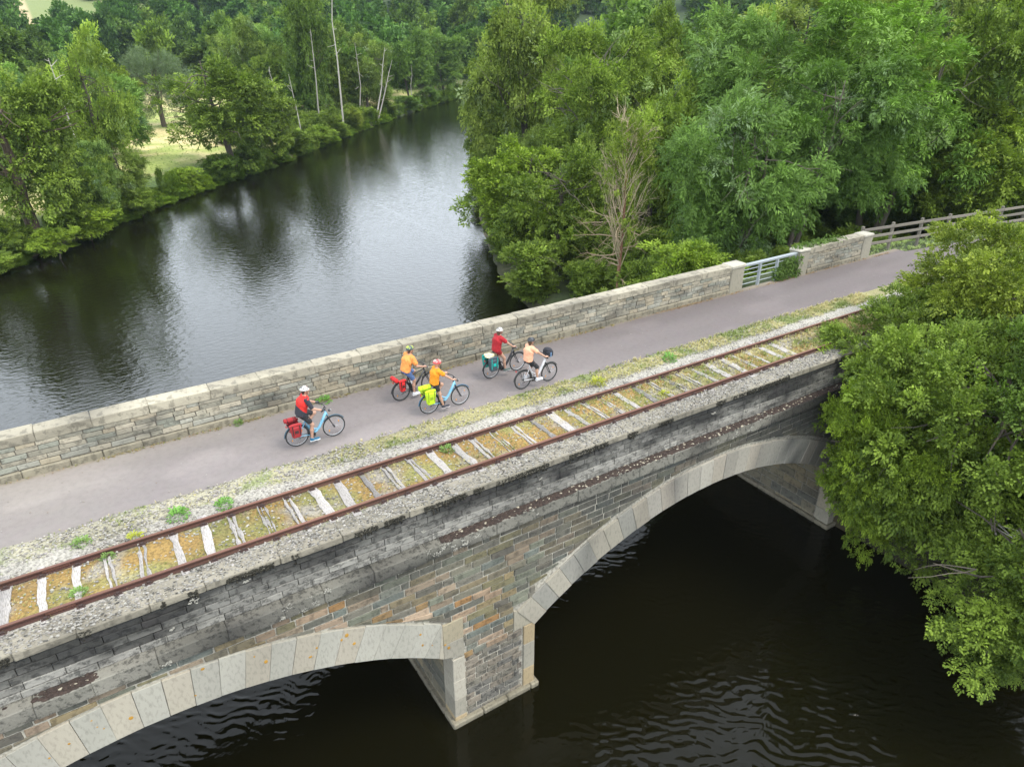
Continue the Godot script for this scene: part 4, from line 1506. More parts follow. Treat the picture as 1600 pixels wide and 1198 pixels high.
	var hd := thing("half_dead_tree", "bare brown half-dead tree with reddish trunk behind the parapet wall", "tree", Vector3(hx, ground(hx, hz) - 0.2, hz))
	var acc := Acc.new()
	for k in 38:
		var f := k / 37.0
		var d := rdir()
		d.y = 0.0
		bare(acc, Vector3(0, lerpf(2.4, 9.0, f), 0), (d.normalized() * rnd(0.4, 1.0) + Vector3(0, 0.9, 0)).normalized(), lerpf(3.4, 1.6, f) * rnd(0.7, 1.1), 0.045, 2, Color(0.44, 0.36, 0.23) * rnd(0.85, 1.2), 0.8)
	for k in 14:
		var d := rdir()
		d.y = -0.05
		bare(acc, Vector3(0, rnd(1.5, 5.5), 0), d.normalized(), rnd(1.8, 2.8), 0.04, 2, Color(0.4, 0.3, 0.19), 0.6)
	limb(acc, Vector3(0, -0.4, 0), Vector3(0.1, 9.6, 0), 0.17, 0.04, 8, Color(0.24, 0.125, 0.075), 0.02)
	put("trunk", acc.mesh(M.bark), hd).scale = Vector3(0.85, 1.28, 0.85)
	var hc := put("crown", CROWN.sparse[0], hd, M.leaf_olive)
	hc.position = Vector3(0.3, 9.0, 0)
	hc.scale = Vector3(2.8, 5.2, 2.8)
	# ---- the trees at the lower right, overhanging the bridge end
	tree("near_maple", "big leafy maple hiding the right end of the bridge, nearest tree of all", "near", 0, "leaf_mid", 26.2, -9.0, 3.6, -7.6, 4.6, 0.3, BARK, "", Vector2(-2.2, -0.8))
	tree("near_maple", "yellowish tree top reaching over the track at the right edge", "near", 1, "leaf_yellow", 30.2, -11.4, 4.9, -3.6, 4.3, 0.24)
	tree("near_maple", "leafy crown between the yellowish top and the big maple", "near", 0, "leaf_mid", 27.6, -11.2, 2.9, -4.6, 3.7, 0.24, BARK, "", Vector2(-1.2, -1.4))
	tree("near_maple", "low maple branches hanging over the water at the lower right corner", "near", 1, "leaf_mid", 25.6, -4.6, 0.2, -8.4, 3.8, 0.2, BARK, "", Vector2(-3.9, -0.6))
	tree("near_maple", "left-hand leafy boughs in front of the right arch springing", "near", 0, "leaf_bright", 25.8, -10.8, 1.4, -7.4, 2.6, 0.18, BARK, "", Vector2(-3.2, -0.4))
	tree("near_maple", "dark leafy tree cut off by the right edge, beside the big maple", "near", 0, "leaf_dark", 27.2, -6.4, 5.6, -7.0, 4.2, 0.25, BARK, "", Vector2(-1.4, 0.0))
	# pale bare boughs among the maples
	rng.seed = 66
	for q in [["pale bare bough sticking out of the big maple towards the bridge", Vector3(24.2, -3.4, -8.2), Vector3(-0.75, 0.1, 0.45), 2.6], ["pale forked bough in the lower maple by the right edge", Vector3(24.0, -1.8, -6.0), Vector3(-0.7, 0.05, 0.6), 2.4]]:
		var t := thing("dead_branch", q[0], "branch", q[1])
		var ba := Acc.new()
		bare(ba, Vector3.ZERO, (q[2] as Vector3).normalized(), q[3], 0.045, 2, Color(0.45, 0.42, 0.36), 0.5)
		put("bough", ba.mesh(M.bark), t)
	tree("bank_tree", "low leafy tree between the brown-trunked alder and the willow", "broad", 1, "leaf_mid", 1.6, -82.0, 0.6, -8.2, 4.0, 0.15)
	tree("bank_tree", "leafy tree filling the bank behind the willow and left of the meadow", "ash", 0, "leaf_mid", 7.6, -90.4, 0.5, -8.2, 3.6, 0.15)
	# ---- bushes one can tell apart
	tree("bush", "spreading bush on the bank right of the brown-trunked alder", "bush", 0, "leaf_bright", 2.4, -80.6, -4.6, -8.3, 3.0, 0.08)
	tree("bush", "tall bush at the left edge below the alder crown", "bush", 1, "leaf_mid", -4.8, -77.2, -4.4, -8.3, 2.6, 0.08)
	tree("bush", "dark bush hanging over the water under the broad spreading tree", "bush", 0, "leaf_dark", 20.0, -102.8, -4.4, -8.4, 3.0, 0.08)
	tree("bush", "dark bush under the right side of the broad spreading tree", "bush", 1, "leaf_dark", 25.0, -107.6, -4.4, -8.4, 3.0, 0.08)
	tree("bush", "bright green bush against the river side of the parapet wall", "bush", 1, "leaf_bright", 27.4, -26.0, 0.9, -3.2, 2.7, 0.08, BARK)
	tree("bush", "light green bush at the right edge beyond the fence", "bush", 0, "leaf_bright", 61.5, -25.2, 1.8, -1.4, 2.4, 0.08)
	tree("bush", "olive round bush below the tall white stem on the left bank", "bush", 1, "leaf_yellow", 52.4, -137.6, -3.6, -8.0, 2.2, 0.08)
	tree("bush", "low bush at the meadow corner left of the broad spreading tree", "bush", 0, "leaf_bright", 14.6, -98.4, -5.0, -8.2, 2.4, 0.08)
	tree("bush", "dense bush at the foot of the brown-trunked alder", "bush", 1, "leaf_bright", -0.6, -75.3, -5.4, -8.3, 2.4, 0.08)
	tree("bush", "bush at the left edge of the photo close to the water", "bush", 0, "leaf_mid", -5.4, -73.0, -6.2, -8.4, 2.0, 0.08)
	tree("bush", "bush under the willow where the bank turns to the meadow", "bush", 1, "leaf_mid", 8.2, -88.6, -5.2, -8.3, 2.6, 0.08)
	tree("bush", "leafy bush right of the small leaning tree on the left bank", "bush", 0, "leaf_mid", 34.2, -118.2, -3.8, -8.2, 3.2, 0.08)
	tree("bush", "low bush between pale dead stem and tall white stem", "bush", 1, "leaf_bright", 40.6, -125.6, -4.8, -8.2, 3.2, 0.08)
	tree("bush", "bush at the foot of the tall white stem", "bush", 0, "leaf_mid", 46.8, -132.4, -5.2, -8.2, 2.6, 0.08)
	tree("bush", "bush behind the leaning pair of dead stems", "bush", 1, "leaf_mid", 66.4, -154.4, -4.6, -8.2, 3.2, 0.08)
	tree("bush", "far bush on the left bank before the bend", "bush", 0, "leaf_far", 74.0, -161.6, -4.2, -8.2, 3.4, 0.08)
	tree("bush", "furthest bush on the left bank at the bend", "bush", 1, "leaf_far", 88.0, -177.0, -4.2, -8.2, 3.6, 0.08)
	# ---- masses nobody could count
	rng.seed = 777
	var xf := []
	var cl := []
	var more := [[], []]
	var tint := [[], []]
	for area in [[-34.0, 14.0, -200.0, -97.0, 60, 9.0, 14.0], [20.0, 110.0, -235.0, -150.0, 90, 12.0, 18.0], [36.0, 118.0, -160.0, -38.0, 170, 10.0, 15.5], [56.0, 150.0, -70.0, -26.5, 70, 13.0, 18.0]]:
		for i in area[4]:
			var x := rnd(area[0], area[1])
			var z := rnd(area[2], area[3])
			var d := river_d(x, z)
			var az := rad_to_deg(atan2(x, -z))
			if d < 5.0 or (z < -76.0 and z > -148.0 and az > 5.5 and az < 16.0 and x < -z * 0.4) or (z > -50.0 and x < 42.0):
				continue
			if area[0] == 20.0 and (az < 12.5 or (az > 24.0 and d < 8.0)):
				continue
			var h := rnd(area[5], area[6]) * (0.75 if d < 12.0 and z > -150.0 else 1.0)
			var r := h * rnd(0.3, 0.46)
			var k := rng.randi() % 2
			more[k].push_back(Transform3D(Basis(Vector3.UP, rnd(0, TAU)).scaled(Vector3(r, h * 0.5, r)), Vector3(x, land(x, z, d) + h * 0.5 - 0.3, z)))
			tint[k].push_back([Color(1, 1, 1), Color(0.8, 0.95, 1.0), Color(1.15, 1.1, 0.95), Color(0.65, 0.75, 0.8), Color(1.15, 1.15, 1.1)][rng.randi() % 5] * rnd(0.85, 1.1))
	many("woodland", CROWN.broad[0], more[0], tint[0], self, M.leaf_mid)
	many("woodland", CROWN.ash[0], more[1], tint[1], self, M.leaf_mid)
	for i in 1500:                                                    # woods on the hills
		var a := rnd(-1.75, 0.15)
		var r := sqrt(rnd(215.0 * 215.0, 640.0 * 640.0))
		var x := r * sin(-a)
		var z := -r * cos(a)
		if river_d(x, z) < 9.0 or (x < 60.0 and z < -330.0 and n2.get_noise_2d(x * 0.9, z * 0.9) < 0.25):
			continue
		if x < 42.0 and z > -250.0 and rng.randf() < 0.5:
			continue
		var s := rnd(5.0, 8.5)
		var h := rnd(6.5, 11.0)
		xf.push_back(Transform3D(Basis(Vector3.UP, rnd(0, TAU)).scaled(Vector3(s, h, s)), Vector3(x, land(x, z, 20.0) + h * 0.8, z)))
		var k := rnd(0.6, 1.15)
		cl.push_back([Color(1, 1, 1), Color(0.75, 0.9, 0.95), Color(1.25, 1.15, 0.9), Color(0.55, 0.7, 0.7)][rng.randi() % 4] * k)
	many("distant_woodland", CROWN.far[0], xf, cl, self, M.leaf_far)
	xf = []
	cl = []
	for i in 1100:                                                     # undergrowth below the trees on the right
		var x := rnd(25.5, 100.0)
		var z := rnd(-150.0, -23.2)
		var d := river_d(x, z)
		if d < 0.3 or (x < 36.0 and z > -25.5 and d < 1.5) or z > -23.6 - 0.02 * x or (d > 45.0 and rng.randf() < 0.5):
			continue
		var y := land(x, z, d)
		var s := rnd(1.3, 3.0)
		var h := rnd(0.9, 2.6)
		if z > -27.5:
			s *= 0.5
			h *= 0.5
		xf.push_back(Transform3D(Basis(Vector3.UP, rnd(0, TAU)).scaled(Vector3(s, h, s)), Vector3(x, y + h * 0.55, z)))
		cl.push_back(Color(1, 1, 1) * rnd(0.55, 1.1))
	for i in 150:                                                     # the same on the near side, below the bridge end
		var x := rnd(25.6, 60.0)
		var z := rnd(-12.4, 8.0)
		var d := river_d(x, z)
		if d < 0.2:
			continue
		var s := rnd(1.0, 2.2)
		var h := rnd(0.8, 1.8)
		xf.push_back(Transform3D(Basis(Vector3.UP, rnd(0, TAU)).scaled(Vector3(s, h, s)), Vector3(x, land(x, z, d) + h * 0.5, z)))
		cl.push_back(Color(1, 1, 1) * rnd(0.55, 1.0))
	many("undergrowth", CROWN.bush[0], xf, cl, self, M.leaf_mid)
	xf = []
	cl = []
	for i in 900:                                                     # herbs and low growth along both banks
		var x := rnd(-30.0, 125.0)
		var z := rnd(-215.0, -23.0)
		var d := river_d(x, z)
		if d < -0.3 or d > 3.6:
			continue
		var s := rnd(0.5, 1.2)
		var h := rnd(0.3, 0.7) * (2.2 if rng.randf() < 0.25 else 1.0)
		xf.push_back(Transform3D(Basis(Vector3.UP, rnd(0, TAU)).scaled(Vector3(s, h, s)), Vector3(x, maxf(land(x, z, d), WATER) + h * 0.4, z)))
		cl.push_back([Color(0.8, 0.9, 0.7), Color(0.6, 0.7, 0.6), Color(0.95, 1.0, 0.75)][rng.randi() % 3] * rnd(0.6, 1.1))
	while xf.size() < 700:
		var k := rng.randi() % 9
		var a: Vector2 = river_poly[3 + k]
		var b: Vector2 = river_poly[4 + k]
		var p := a.lerp(b, rng.randf()) + Vector2(rnd(-1.6, 1.6), rnd(-1.6, 1.6))
		var d := river_d(p.x, p.y)
		if d < -0.4:
			continue
		var s := rnd(0.5, 1.3)
		var h := rnd(0.3, 0.7) * (2.2 if rng.randf() < 0.25 else 1.0)
		xf.push_back(Transform3D(Basis(Vector3.UP, rnd(0, TAU)).scaled(Vector3(s, h, s)), Vector3(p.x, maxf(land(p.x, p.y, d), WATER) + h * 0.4, p.y)))
		cl.push_back([Color(0.8, 0.9, 0.7), Color(0.6, 0.7, 0.6), Color(0.95, 1.0, 0.75)][rng.randi() % 3] * rnd(0.6, 1.1))
	var half_a := []
	var half_b := []
	var tint_a := []
	var tint_b := []
	for i in xf.size():
		var t: Transform3D = xf[i]
		if i % 5 < 3:
			half_a.push_back(t)
			tint_a.push_back(cl[i])
		else:
			t.basis = t.basis * Basis(Vector3(rnd(-1, 1), 0.2, rnd(-1, 1)).normalized(), rnd(-0.4, 0.4)).scaled(Vector3(0.9, rnd(1.2, 2.6), 0.9))
			half_b.push_back(t)
			tint_b.push_back(cl[i] * 0.9)
	many("bank_vegetation", CROWN.bush[1], half_a, tint_a, self, M.leaf_bright)
	many("bank_vegetation", CROWN.sparse[0], half_b, tint_b, self, M.leaf_bright)
	# meadow and embankment grass
	xf = []
	cl = []
	for i in 9000:
		var x := rnd(-12.0, 48.0)
		var z := rnd(-175.0, -76.0)
		if rng.randf() < 0.2:
			x = rnd(30.0, 64.0)
			z = rnd(-24.5, -20.95)
		if x > 29.0 and z > -25.0 and x < 66.0:
			z = rnd(-24.5, -21.6) if x < 36.0 else -21.2 + 0.14 * (x - 36.0) - rnd(0.0, 2.6)
		var d := river_d(x, z)
		if d < 0.5 or (z < -60.0 and x > -z * 0.75 - 30.0):
			continue
		var s := rnd(0.12, 0.28) if z < -60.0 else rnd(0.1, 0.25)
		xf.push_back(Transform3D(Basis(Vector3.UP, rnd(0, TAU)).scaled(Vector3(s * 1.6, s, s * 1.6)), Vector3(x, land(x, z, d) - 0.02, z)))
		var st := smoothstep(-0.25, 0.35, n1.get_noise_2d(x * 1.5, z * 1.5) + 0.8 * n2.get_noise_2d(x, z)) * smoothstep(3.0, 9.0, d)
		if z > -60.0:
			st = rnd(0.0, 0.3)
		cl.push_back(Color(0.22, 0.33, 0.08).lerp(Color(0.6, 0.52, 0.27), st) * rnd(0.85, 1.15))
	many("meadow_grass", M.tuft_mesh, xf, cl)
	small_plants()

func small_plants() -> void:
	rng.seed = 55
	var tpl := []
	for i in 3:
		tpl.push_back(spray(10, 0.5, 0.45, 0.3, 0.6, 0.2))
	var weeds := [
		[0.75, -16.75, 0.34, "bright green weed clump beside the far rail, largest near the left", 1], [1.85, -16.6, 0.3, "bright green weed clump a step right of the largest, beside the far rail", 1],
		[-1.35, -16.85, 0.26, "ragged green weed in the gravel near the left edge", 0], [-0.25, -16.4, 0.25, "yellowish weed standing against the far rail between two sleepers", 2],
		[-1.55, -15.0, 0.24, "green weed between the rails near the left edge", 0], [-0.9, -16.0, 0.2, "small green weed under the far rail between the rails", 0],
		[5.9, -20.7, 0.3, "green weed at the foot of the wall behind the black bicycle with red bags", 1], [3.2, -20.72, 0.2, "small weed at the wall foot left of the red-shirted rider", 0],
		[15.6, -15.1, 0.22, "lime green weed between the rails towards the right", 2], [17.6, -17.0, 0.35, "tall green weed in the verge towards the right", 1],
		[14.2, -16.9, 0.36, "yellow-flowered weed in the verge near the far rail", 2], [7.9, -15.9, 0.26, "pale green weed beside a split sleeper in the middle of the track", 0],
	]
	for w in weeds:
		var v := PackedVector3Array()
		var c := PackedColorArray()
		for k in 34:
			var u := rdir()
			u.y = absf(u.y)
			var z := (u + Vector3(0, 0.5, 0)).normalized()
			var x := Vector3.UP.cross(z).normalized()
			var up := z.cross(x)
			var s := rnd(0.3, 0.55)
			v.append_array(Transform3D(Basis(x * s, up * s, z * s), Vector3(u.x * 0.4, u.y * 0.35, u.z * 0.4)) * (tpl[k % 3] as PackedVector3Array))
			var cc := PackedColorArray()
			cc.resize(v.size() - c.size())
			var g: Color = [Color(0.16, 0.26, 0.06), Color(0.14, 0.3, 0.05), Color(0.34, 0.36, 0.04)][w[4]]
			cc.fill(g * rnd(0.8, 1.3))
			c.append_array(cc)
		var arr := []
		arr.resize(Mesh.ARRAY_MAX)
		arr[Mesh.ARRAY_VERTEX] = v
		arr[Mesh.ARRAY_COLOR] = c
		var am := ArrayMesh.new()
		am.add_surface_from_arrays(Mesh.PRIMITIVE_TRIANGLES, arr)
		am.surface_set_material(0, M.blade)
		var o := put("weed", am)
		o.position = Vector3(w[0], -0.17, w[1])
		o.scale = Vector3.ONE * w[2]
		tag(o, w[3], "weed", "weeds along the track and path")
	# ivy on the railing and the wall end
	var leaf := spray(6, 0.5, 0.9, 0.35, 0.5, 0.2)
	var a2 := ArrayMesh.new()
	var arr2 := []
	arr2.resize(Mesh.ARRAY_MAX)
	arr2[Mesh.ARRAY_VERTEX] = leaf
	a2.add_surface_from_arrays(Mesh.PRIMITIVE_TRIANGLES, arr2)
	var xf := []
	var cl := []
	for i in 900:
		var x := rnd(28.1, 29.7) if i < 620 else rnd(29.6, 33.2)
		var y := rnd(-0.2, 0.85) * (0.4 + 0.6 * smoothstep(27.9, 28.9, x)) if i < 620 else rnd(1.1, 1.2)
		var z := -20.95 + rnd(-0.15, 0.2) if i < 620 else rnd(-21.5, -20.95)
		var s := rnd(0.1, 0.2)
		xf.push_back(Transform3D(Basis(rdir(), rnd(0, TAU)).scaled(Vector3.ONE * s), Vector3(x, y, z)))
		cl.push_back(Color(0.2, 0.32, 0.07) * rnd(0.6, 1.3))
	many("ivy", a2, xf, cl, self, M.leaf_mid)
	# weeds and dead leaves where the wall meets the path
	xf = []
	cl = []
	for i in 2600:
		var x := rnd(-6.0, 37.0)
		var on := n1.get_noise_2d(x * 6.0, 14.0)
		if on < -0.05 and rng.randf() > 0.15:
			continue
		var s := rnd(0.03, 0.08)
		var z := -20.77 + absf(rng.randfn(0, 0.06))
		xf.push_back(Transform3D(Basis(Vector3.UP, rnd(0, TAU)).scaled(Vector3(s * 1.4, s, s * 1.4)), Vector3(x, -0.16, z)))
		cl.push_back(Color(0.2, 0.24, 0.06).lerp(Color(0.36, 0.22, 0.11), clampf(rng.randf() + (0.5 if x > 19.0 else 0.0), 0.0, 1.0)) * rnd(0.7, 1.2))
	many("wall_foot_weeds", M.tuft_mesh, xf, cl)

# ---------------------------------------------------------------- bicycles, bags and riders
const BB := Vector3(0.44, 0.28, 0)

func wheel(t: Node3D, hub: Vector3, rim: Color) -> void:
	var w := Node3D.new()
	w.name = numbered("wheel", t)
	t.add_child(w, true)
	w.position = hub
	var a := Acc.new()
	a.ring(Vector3.ZERO, Vector3.BACK, 0.325, 0.021, 40, 8, Color(0.025, 0.025, 0.027))
	put("tyre", a.mesh(M.rubber), w)
	a = Acc.new()
	a.ring(Vector3.ZERO, Vector3.BACK, 0.3, 0.011, 40, 6, rim)
	put("rim", a.mesh(M.metal), w)
	a = Acc.new()
	for i in 32:
		var t0 := TAU * i / 32.0
		var t1 := t0 + (0.35 if i % 2 else -0.35)
		a.tube([Vector3(cos(t1) * 0.025, sin(t1) * 0.025, 0.025 if i % 4 < 2 else -0.025), Vector3(cos(t0) * 0.295, sin(t0) * 0.295, 0)], [0.0022, 0.0022], 3, Color(0.4, 0.4, 0.42), false)
	tag(put("spokes", a.mesh(M.metal), w), "", "", "", "stuff")
	a = Acc.new()
	a.tube([Vector3(0, 0, -0.055), Vector3(0, 0, 0.055)], [0.028, 0.028], 10, Color(0.1, 0.1, 0.1))
	put("hub", a.mesh(M.metal), w)
	a = Acc.new()                                                    # orange reflectors between the spokes
	for s in [0.7, 0.7 + PI]:
		a.box(Vector3(cos(s) * 0.2 - 0.014, sin(s) * 0.2 - 0.026, -0.01), Vector3(cos(s) * 0.2 + 0.014, sin(s) * 0.2 + 0.026, 0.01), Color(0.7, 0.27, 0.02), 0.006)
	put("reflector", a.mesh(M.plastic), w)

func bicycle(label: String, at: Vector3, turn: float, col: Color, low: bool, crank: float, rim: Color, guard: Color) -> Node3D:
	var t := thing("bicycle", label, "bicycle", at, turn, "bicycles on the path")
	var black := Color(0.03, 0.03, 0.033)
	var a := Acc.new()
	var head_top := Vector3(0.885, 0.93, 0)
	var head_low := Vector3(0.945, 0.74, 0)
	a.tube([BB, Vector3(0.25, 0.84, 0)], [0.021, 0.018], 10, col)
	a.tube([head_top, head_low], [0.024, 0.024], 10, col)
	if low:
		a.tube([Vector3(0.91, 0.86, 0), Vector3(0.8, 0.66, 0), Vector3(0.68, 0.46, 0), Vector3(0.58, 0.35, 0), BB], [0.036, 0.04, 0.042, 0.042, 0.04], 10, col)
		a.tube([Vector3(0.345, 0.56, 0), Vector3(0.52, 0.42, 0), Vector3(0.62, 0.4, 0)], [0.018, 0.02, 0.02], 8, col)
	else:
		a.tube([Vector3(0.92, 0.82, 0), BB], [0.032, 0.034], 10, col)
		a.tube([Vector3(0.9, 0.89, 0), Vector3(0.28, 0.76, 0)], [0.02, 0.017], 10, col)
	for s in [-1.0, 1.0]:
		a.tube([BB + Vector3(0, 0, 0.04 * s), Vector3(0, 0.34, 0.065 * s)], [0.013, 0.011], 8, col)
		a.tube([Vector3(0.28, 0.74, 0.02 * s), Vector3(0, 0.34, 0.065 * s)], [0.011, 0.01], 8, col)
	put("frame", a.mesh(M.paint, true), t)
	a = Acc.new()
	for s in [-1.0, 1.0]:
		a.tube([Vector3(0.95, 0.71, 0.055 * s), Vector3(1.0, 0.56, 0.058 * s), Vector3(1.1, 0.34, 0.06 * s)], [0.017, 0.015, 0.01], 8, black)
	a.box(Vector3(0.925, 0.69, -0.065), Vector3(0.975, 0.74, 0.065), black, 0.01)
	put("fork", a.mesh(M.paint), t)
	wheel(t, Vector3(0, 0.346, 0), rim)
	wheel(t, Vector3(1.1, 0.346, 0), rim)
	a = Acc.new()
	a.box(Vector3(0.35, 0.2, -0.05), Vector3(0.53, 0.34, 0.05), black, 0.03)
	put("motor", a.mesh(M.plastic), t)
	a = Acc.new()
	a.ring(BB + Vector3(0, 0, 0.07), Vector3.BACK, 0.08, 0.008, 20, 5, Color(0.08, 0.08, 0.08))
	for s in [1.0, -1.0]:
		var e: Vector3 = BB + Vector3(cos(crank), sin(crank), 0) * 0.17 * s
		a.tube([BB + Vector3(0, 0, 0.085 * s), e + Vector3(0, 0, 0.095 * s)], [0.014, 0.012], 6, Color(0.12, 0.12, 0.12))
	put("crank", a.mesh(M.metal), t)
	for s in [1.0, -1.0]:
		var e: Vector3 = BB + Vector3(cos(crank), sin(crank), 0) * 0.17 * s
		a = Acc.new()
		a.box(e + Vector3(-0.045, -0.012, 0.14 * s - 0.045), e + Vector3(0.045, 0.012, 0.14 * s + 0.045), black, 0.006)
		put("pedal", a.mesh(M.plastic), t)
	a = Acc.new()
	a.tube([BB + Vector3(0, 0.08, 0.072), Vector3(0.0, 0.385, 0.06)], [0.007, 0.006], 5, Color(0.06, 0.055, 0.05))
	a.tube([BB + Vector3(0, -0.08, 0.072), Vector3(0.0, 0.305, 0.06)], [0.007, 0.006], 5, Color(0.06, 0.055, 0.05))
	put("chain", a.mesh(M.metal), t)
	a = Acc.new()
	a.tube([Vector3(0.255, 0.82, 0), Vector3(0.215, 0.94, 0)], [0.014, 0.014], 8, Color(0.35, 0.35, 0.36))
	put("seat_post", a.mesh(M.metal), t)
	a = Acc.new()
	a.ball(Transform3D(Basis().scaled(Vector3(0.11, 0.032, 0.085)), Vector3(0.15, 0.965, 0)), 12, 6, black)
	a.ball(Transform3D(Basis().scaled(Vector3(0.15, 0.026, 0.035)), Vector3(0.27, 0.968, 0)), 10, 6, black)
	put("saddle", a.mesh(M.rubber, true), t)
	a = Acc.new()
	a.tube([head_top, Vector3(0.865, 1.0, 0), Vector3(0.9, 1.06, 0)], [0.018, 0.018, 0.018], 8, black)
	var bar := []
	for q in [[0.70, 1.075, -0.31], [0.8, 1.08, -0.26], [0.89, 1.065, -0.12], [0.9, 1.06, 0.0], [0.89, 1.065, 0.12], [0.8, 1.08, 0.26], [0.70, 1.075, 0.31]]:
		bar.push_back(Vector3(q[0], q[1], q[2]))
	a.tube(bar, [0.016, 0.014, 0.013, 0.014, 0.013, 0.014, 0.016], 8, black)
	put("handlebar", a.mesh(M.plastic), t)
	for s in [-1.0, 1.0]:
		a = Acc.new()
		a.tube([Vector3(0.83, 1.05, 0.24 * s), Vector3(0.86, 1.03, 0.26 * s), Vector3(0.79, 1.02, 0.3 * s)], [0.009, 0.008, 0.006], 5, Color(0.15, 0.15, 0.15))
		put("brake_lever", a.mesh(M.metal), t)
	a = Acc.new()
	a.box(Vector3(0.98, 0.86, -0.035), Vector3(1.06, 0.93, 0.035), black, 0.02)
	a.box(Vector3(1.055, 0.872, -0.026), Vector3(1.066, 0.918, 0.026), Color(0.6, 0.6, 0.6), 0.003)
	put("headlight", a.mesh(M.plastic), t)
	for hb in [[Vector3(0, 0.346, 0), -0.3, 3.1], [Vector3(1.1, 0.346, 0), 0.55, 2.5]]:
		a = Acc.new()
		var pts := []
		var rad := []
		for i in 12:
			var f: float = lerpf(hb[1], hb[2], i / 11.0)
			pts.push_back((hb[0] as Vector3) + Vector3(cos(f), sin(f), 0) * 0.365)
			rad.push_back(0.016)
		a.tube(pts, rad, 6, guard)
		put("mudguard", a.mesh(M.plastic), t)
	# carrier over the rear wheel
	a = Acc.new()
	for s in [-1.0, 1.0]:
		a.tube([Vector3(0.2, 0.74, 0.06 * s), Vector3(-0.24, 0.74, 0.06 * s)], [0.006, 0.006], 5, black)
		a.tube([Vector3(0.0, 0.36, 0.08 * s), Vector3(-0.04, 0.74, 0.06 * s)], [0.006, 0.006], 5, black)
		a.tube([Vector3(0.0, 0.36, 0.08 * s), Vector3(-0.2, 0.74, 0.06 * s)], [0.006, 0.006], 5, black)
	a.box(Vector3(-0.25, 0.735, -0.065), Vector3(-0.22, 0.75, 0.065), black, 0.004)
	put("carrier", a.mesh(M.metal), t)
	a = Acc.new()
	a.box(Vector3(-0.285, 0.69, -0.03), Vector3(-0.262, 0.74, 0.03), Color(0.4, 0.02, 0.02), 0.005)
	put("rear_light", a.mesh(M.plastic), t)
	a = Acc.new()
	a.tube([Vector3(0.3, 0.27, -0.06), Vector3(0.06, 0.16, -0.1)], [0.009, 0.008], 5, black)
	put("kickstand", a.mesh(M.metal), t)
	return t

# a roll-top bag hanging on the carrier: body, rolled top, strap and patch
func pannier(label: String, bike: Node3D, local: Vector3, size: Vector3, col: Color, strap: Color, side: float) -> void:
	var t := thing("pannier_bag", label, "bag", bike.transform * local, bike.rotation.y, "bags on the bicycles")
	var w := size.x * 0.5
	var d := size.z * 0.5
	var a := Acc.new()
	var p: Array[Vector3] = []
	var cs: Array[Color] = []
	for i in 8:
		var low: bool = not (i & 2)
		p.push_back(Vector3((w if i & 1 else -w) * (0.72 if low else 1.0), -size.y if low else 0.0, (d if i & 4 else -d) * (0.85 if low else 1.0)))
		cs.push_back(col)
	a.hexa(p, 0.035, cs)
	put("bag_body", a.mesh(M.cloth), t)
	a = Acc.new()
	a.tube([Vector3(-w * 1.02, 0.02, 0), Vector3(-w * 0.5, 0.035, 0), Vector3(w * 0.5, 0.035, 0), Vector3(w * 1.02, 0.02, 0)], [0.035, 0.05, 0.05, 0.035], 8, col * 1.1)
	put("roll_top", a.mesh(M.cloth), t)
	for s in [-0.6, 0.6]:
		a = Acc.new()
		a.box(Vector3(w * s - 0.014, -size.y * 0.75, side * (d + 0.001) - 0.006), Vector3(w * s + 0.014, 0.05, side * (d + 0.001) + 0.006), strap, 0.002)
		put("strap", a.mesh(M.cloth), t)
	a = Acc.new()
	a.box(Vector3(-w * 0.3, -size.y * 0.55, side * d - 0.006), Vector3(w * 0.3, -size.y * 0.3, side * d + 0.008), strap * 1.2, 0.004)
	put("patch", a.mesh(M.cloth), t)

func top_bag(label: String, bike: Node3D, local: Vector3, length: float, r: float, col: Color, strap: Color, across: bool) -> void:
	var t := thing("rack_bag", label, "bag", bike.transform * local, bike.rotation.y, "bags on the bicycles")
	var dir := Vector3.BACK if across else Vector3.RIGHT
	var a := Acc.new()
	var h := length * 0.5
	a.tube([-dir * h, -dir * h * 0.95, -dir * h * 0.5, dir * h * 0.5, dir * h * 0.95, dir * h], [r * 0.7, r * 0.95, r, r * 1.03, r * 0.93, r * 0.7], 12, col)
	put("bag_body", a.mesh(M.cloth, true), t)
	for s in [-0.5, 0.5]:
		a = Acc.new()
		a.ring(dir * h * s, dir, r * 1.01, 0.008, 16, 4, strap)
		put("strap", a.mesh(M.cloth), t)

func joint(a: Vector3, b: Vector3, la: float, lb: float, hint: Vector3) -> Vector3:
	var d := b - a
	var l := minf(d.length(), (la + lb) * 0.999)
	var u := d.normalized()
	var c := (la * la + l * l - lb * lb) / (2.0 * l)
	var hgt := sqrt(maxf(la * la - c * c, 0.0))
	var side := (hint - u * hint.dot(u)).normalized()
	return a + u * c + side * hgt

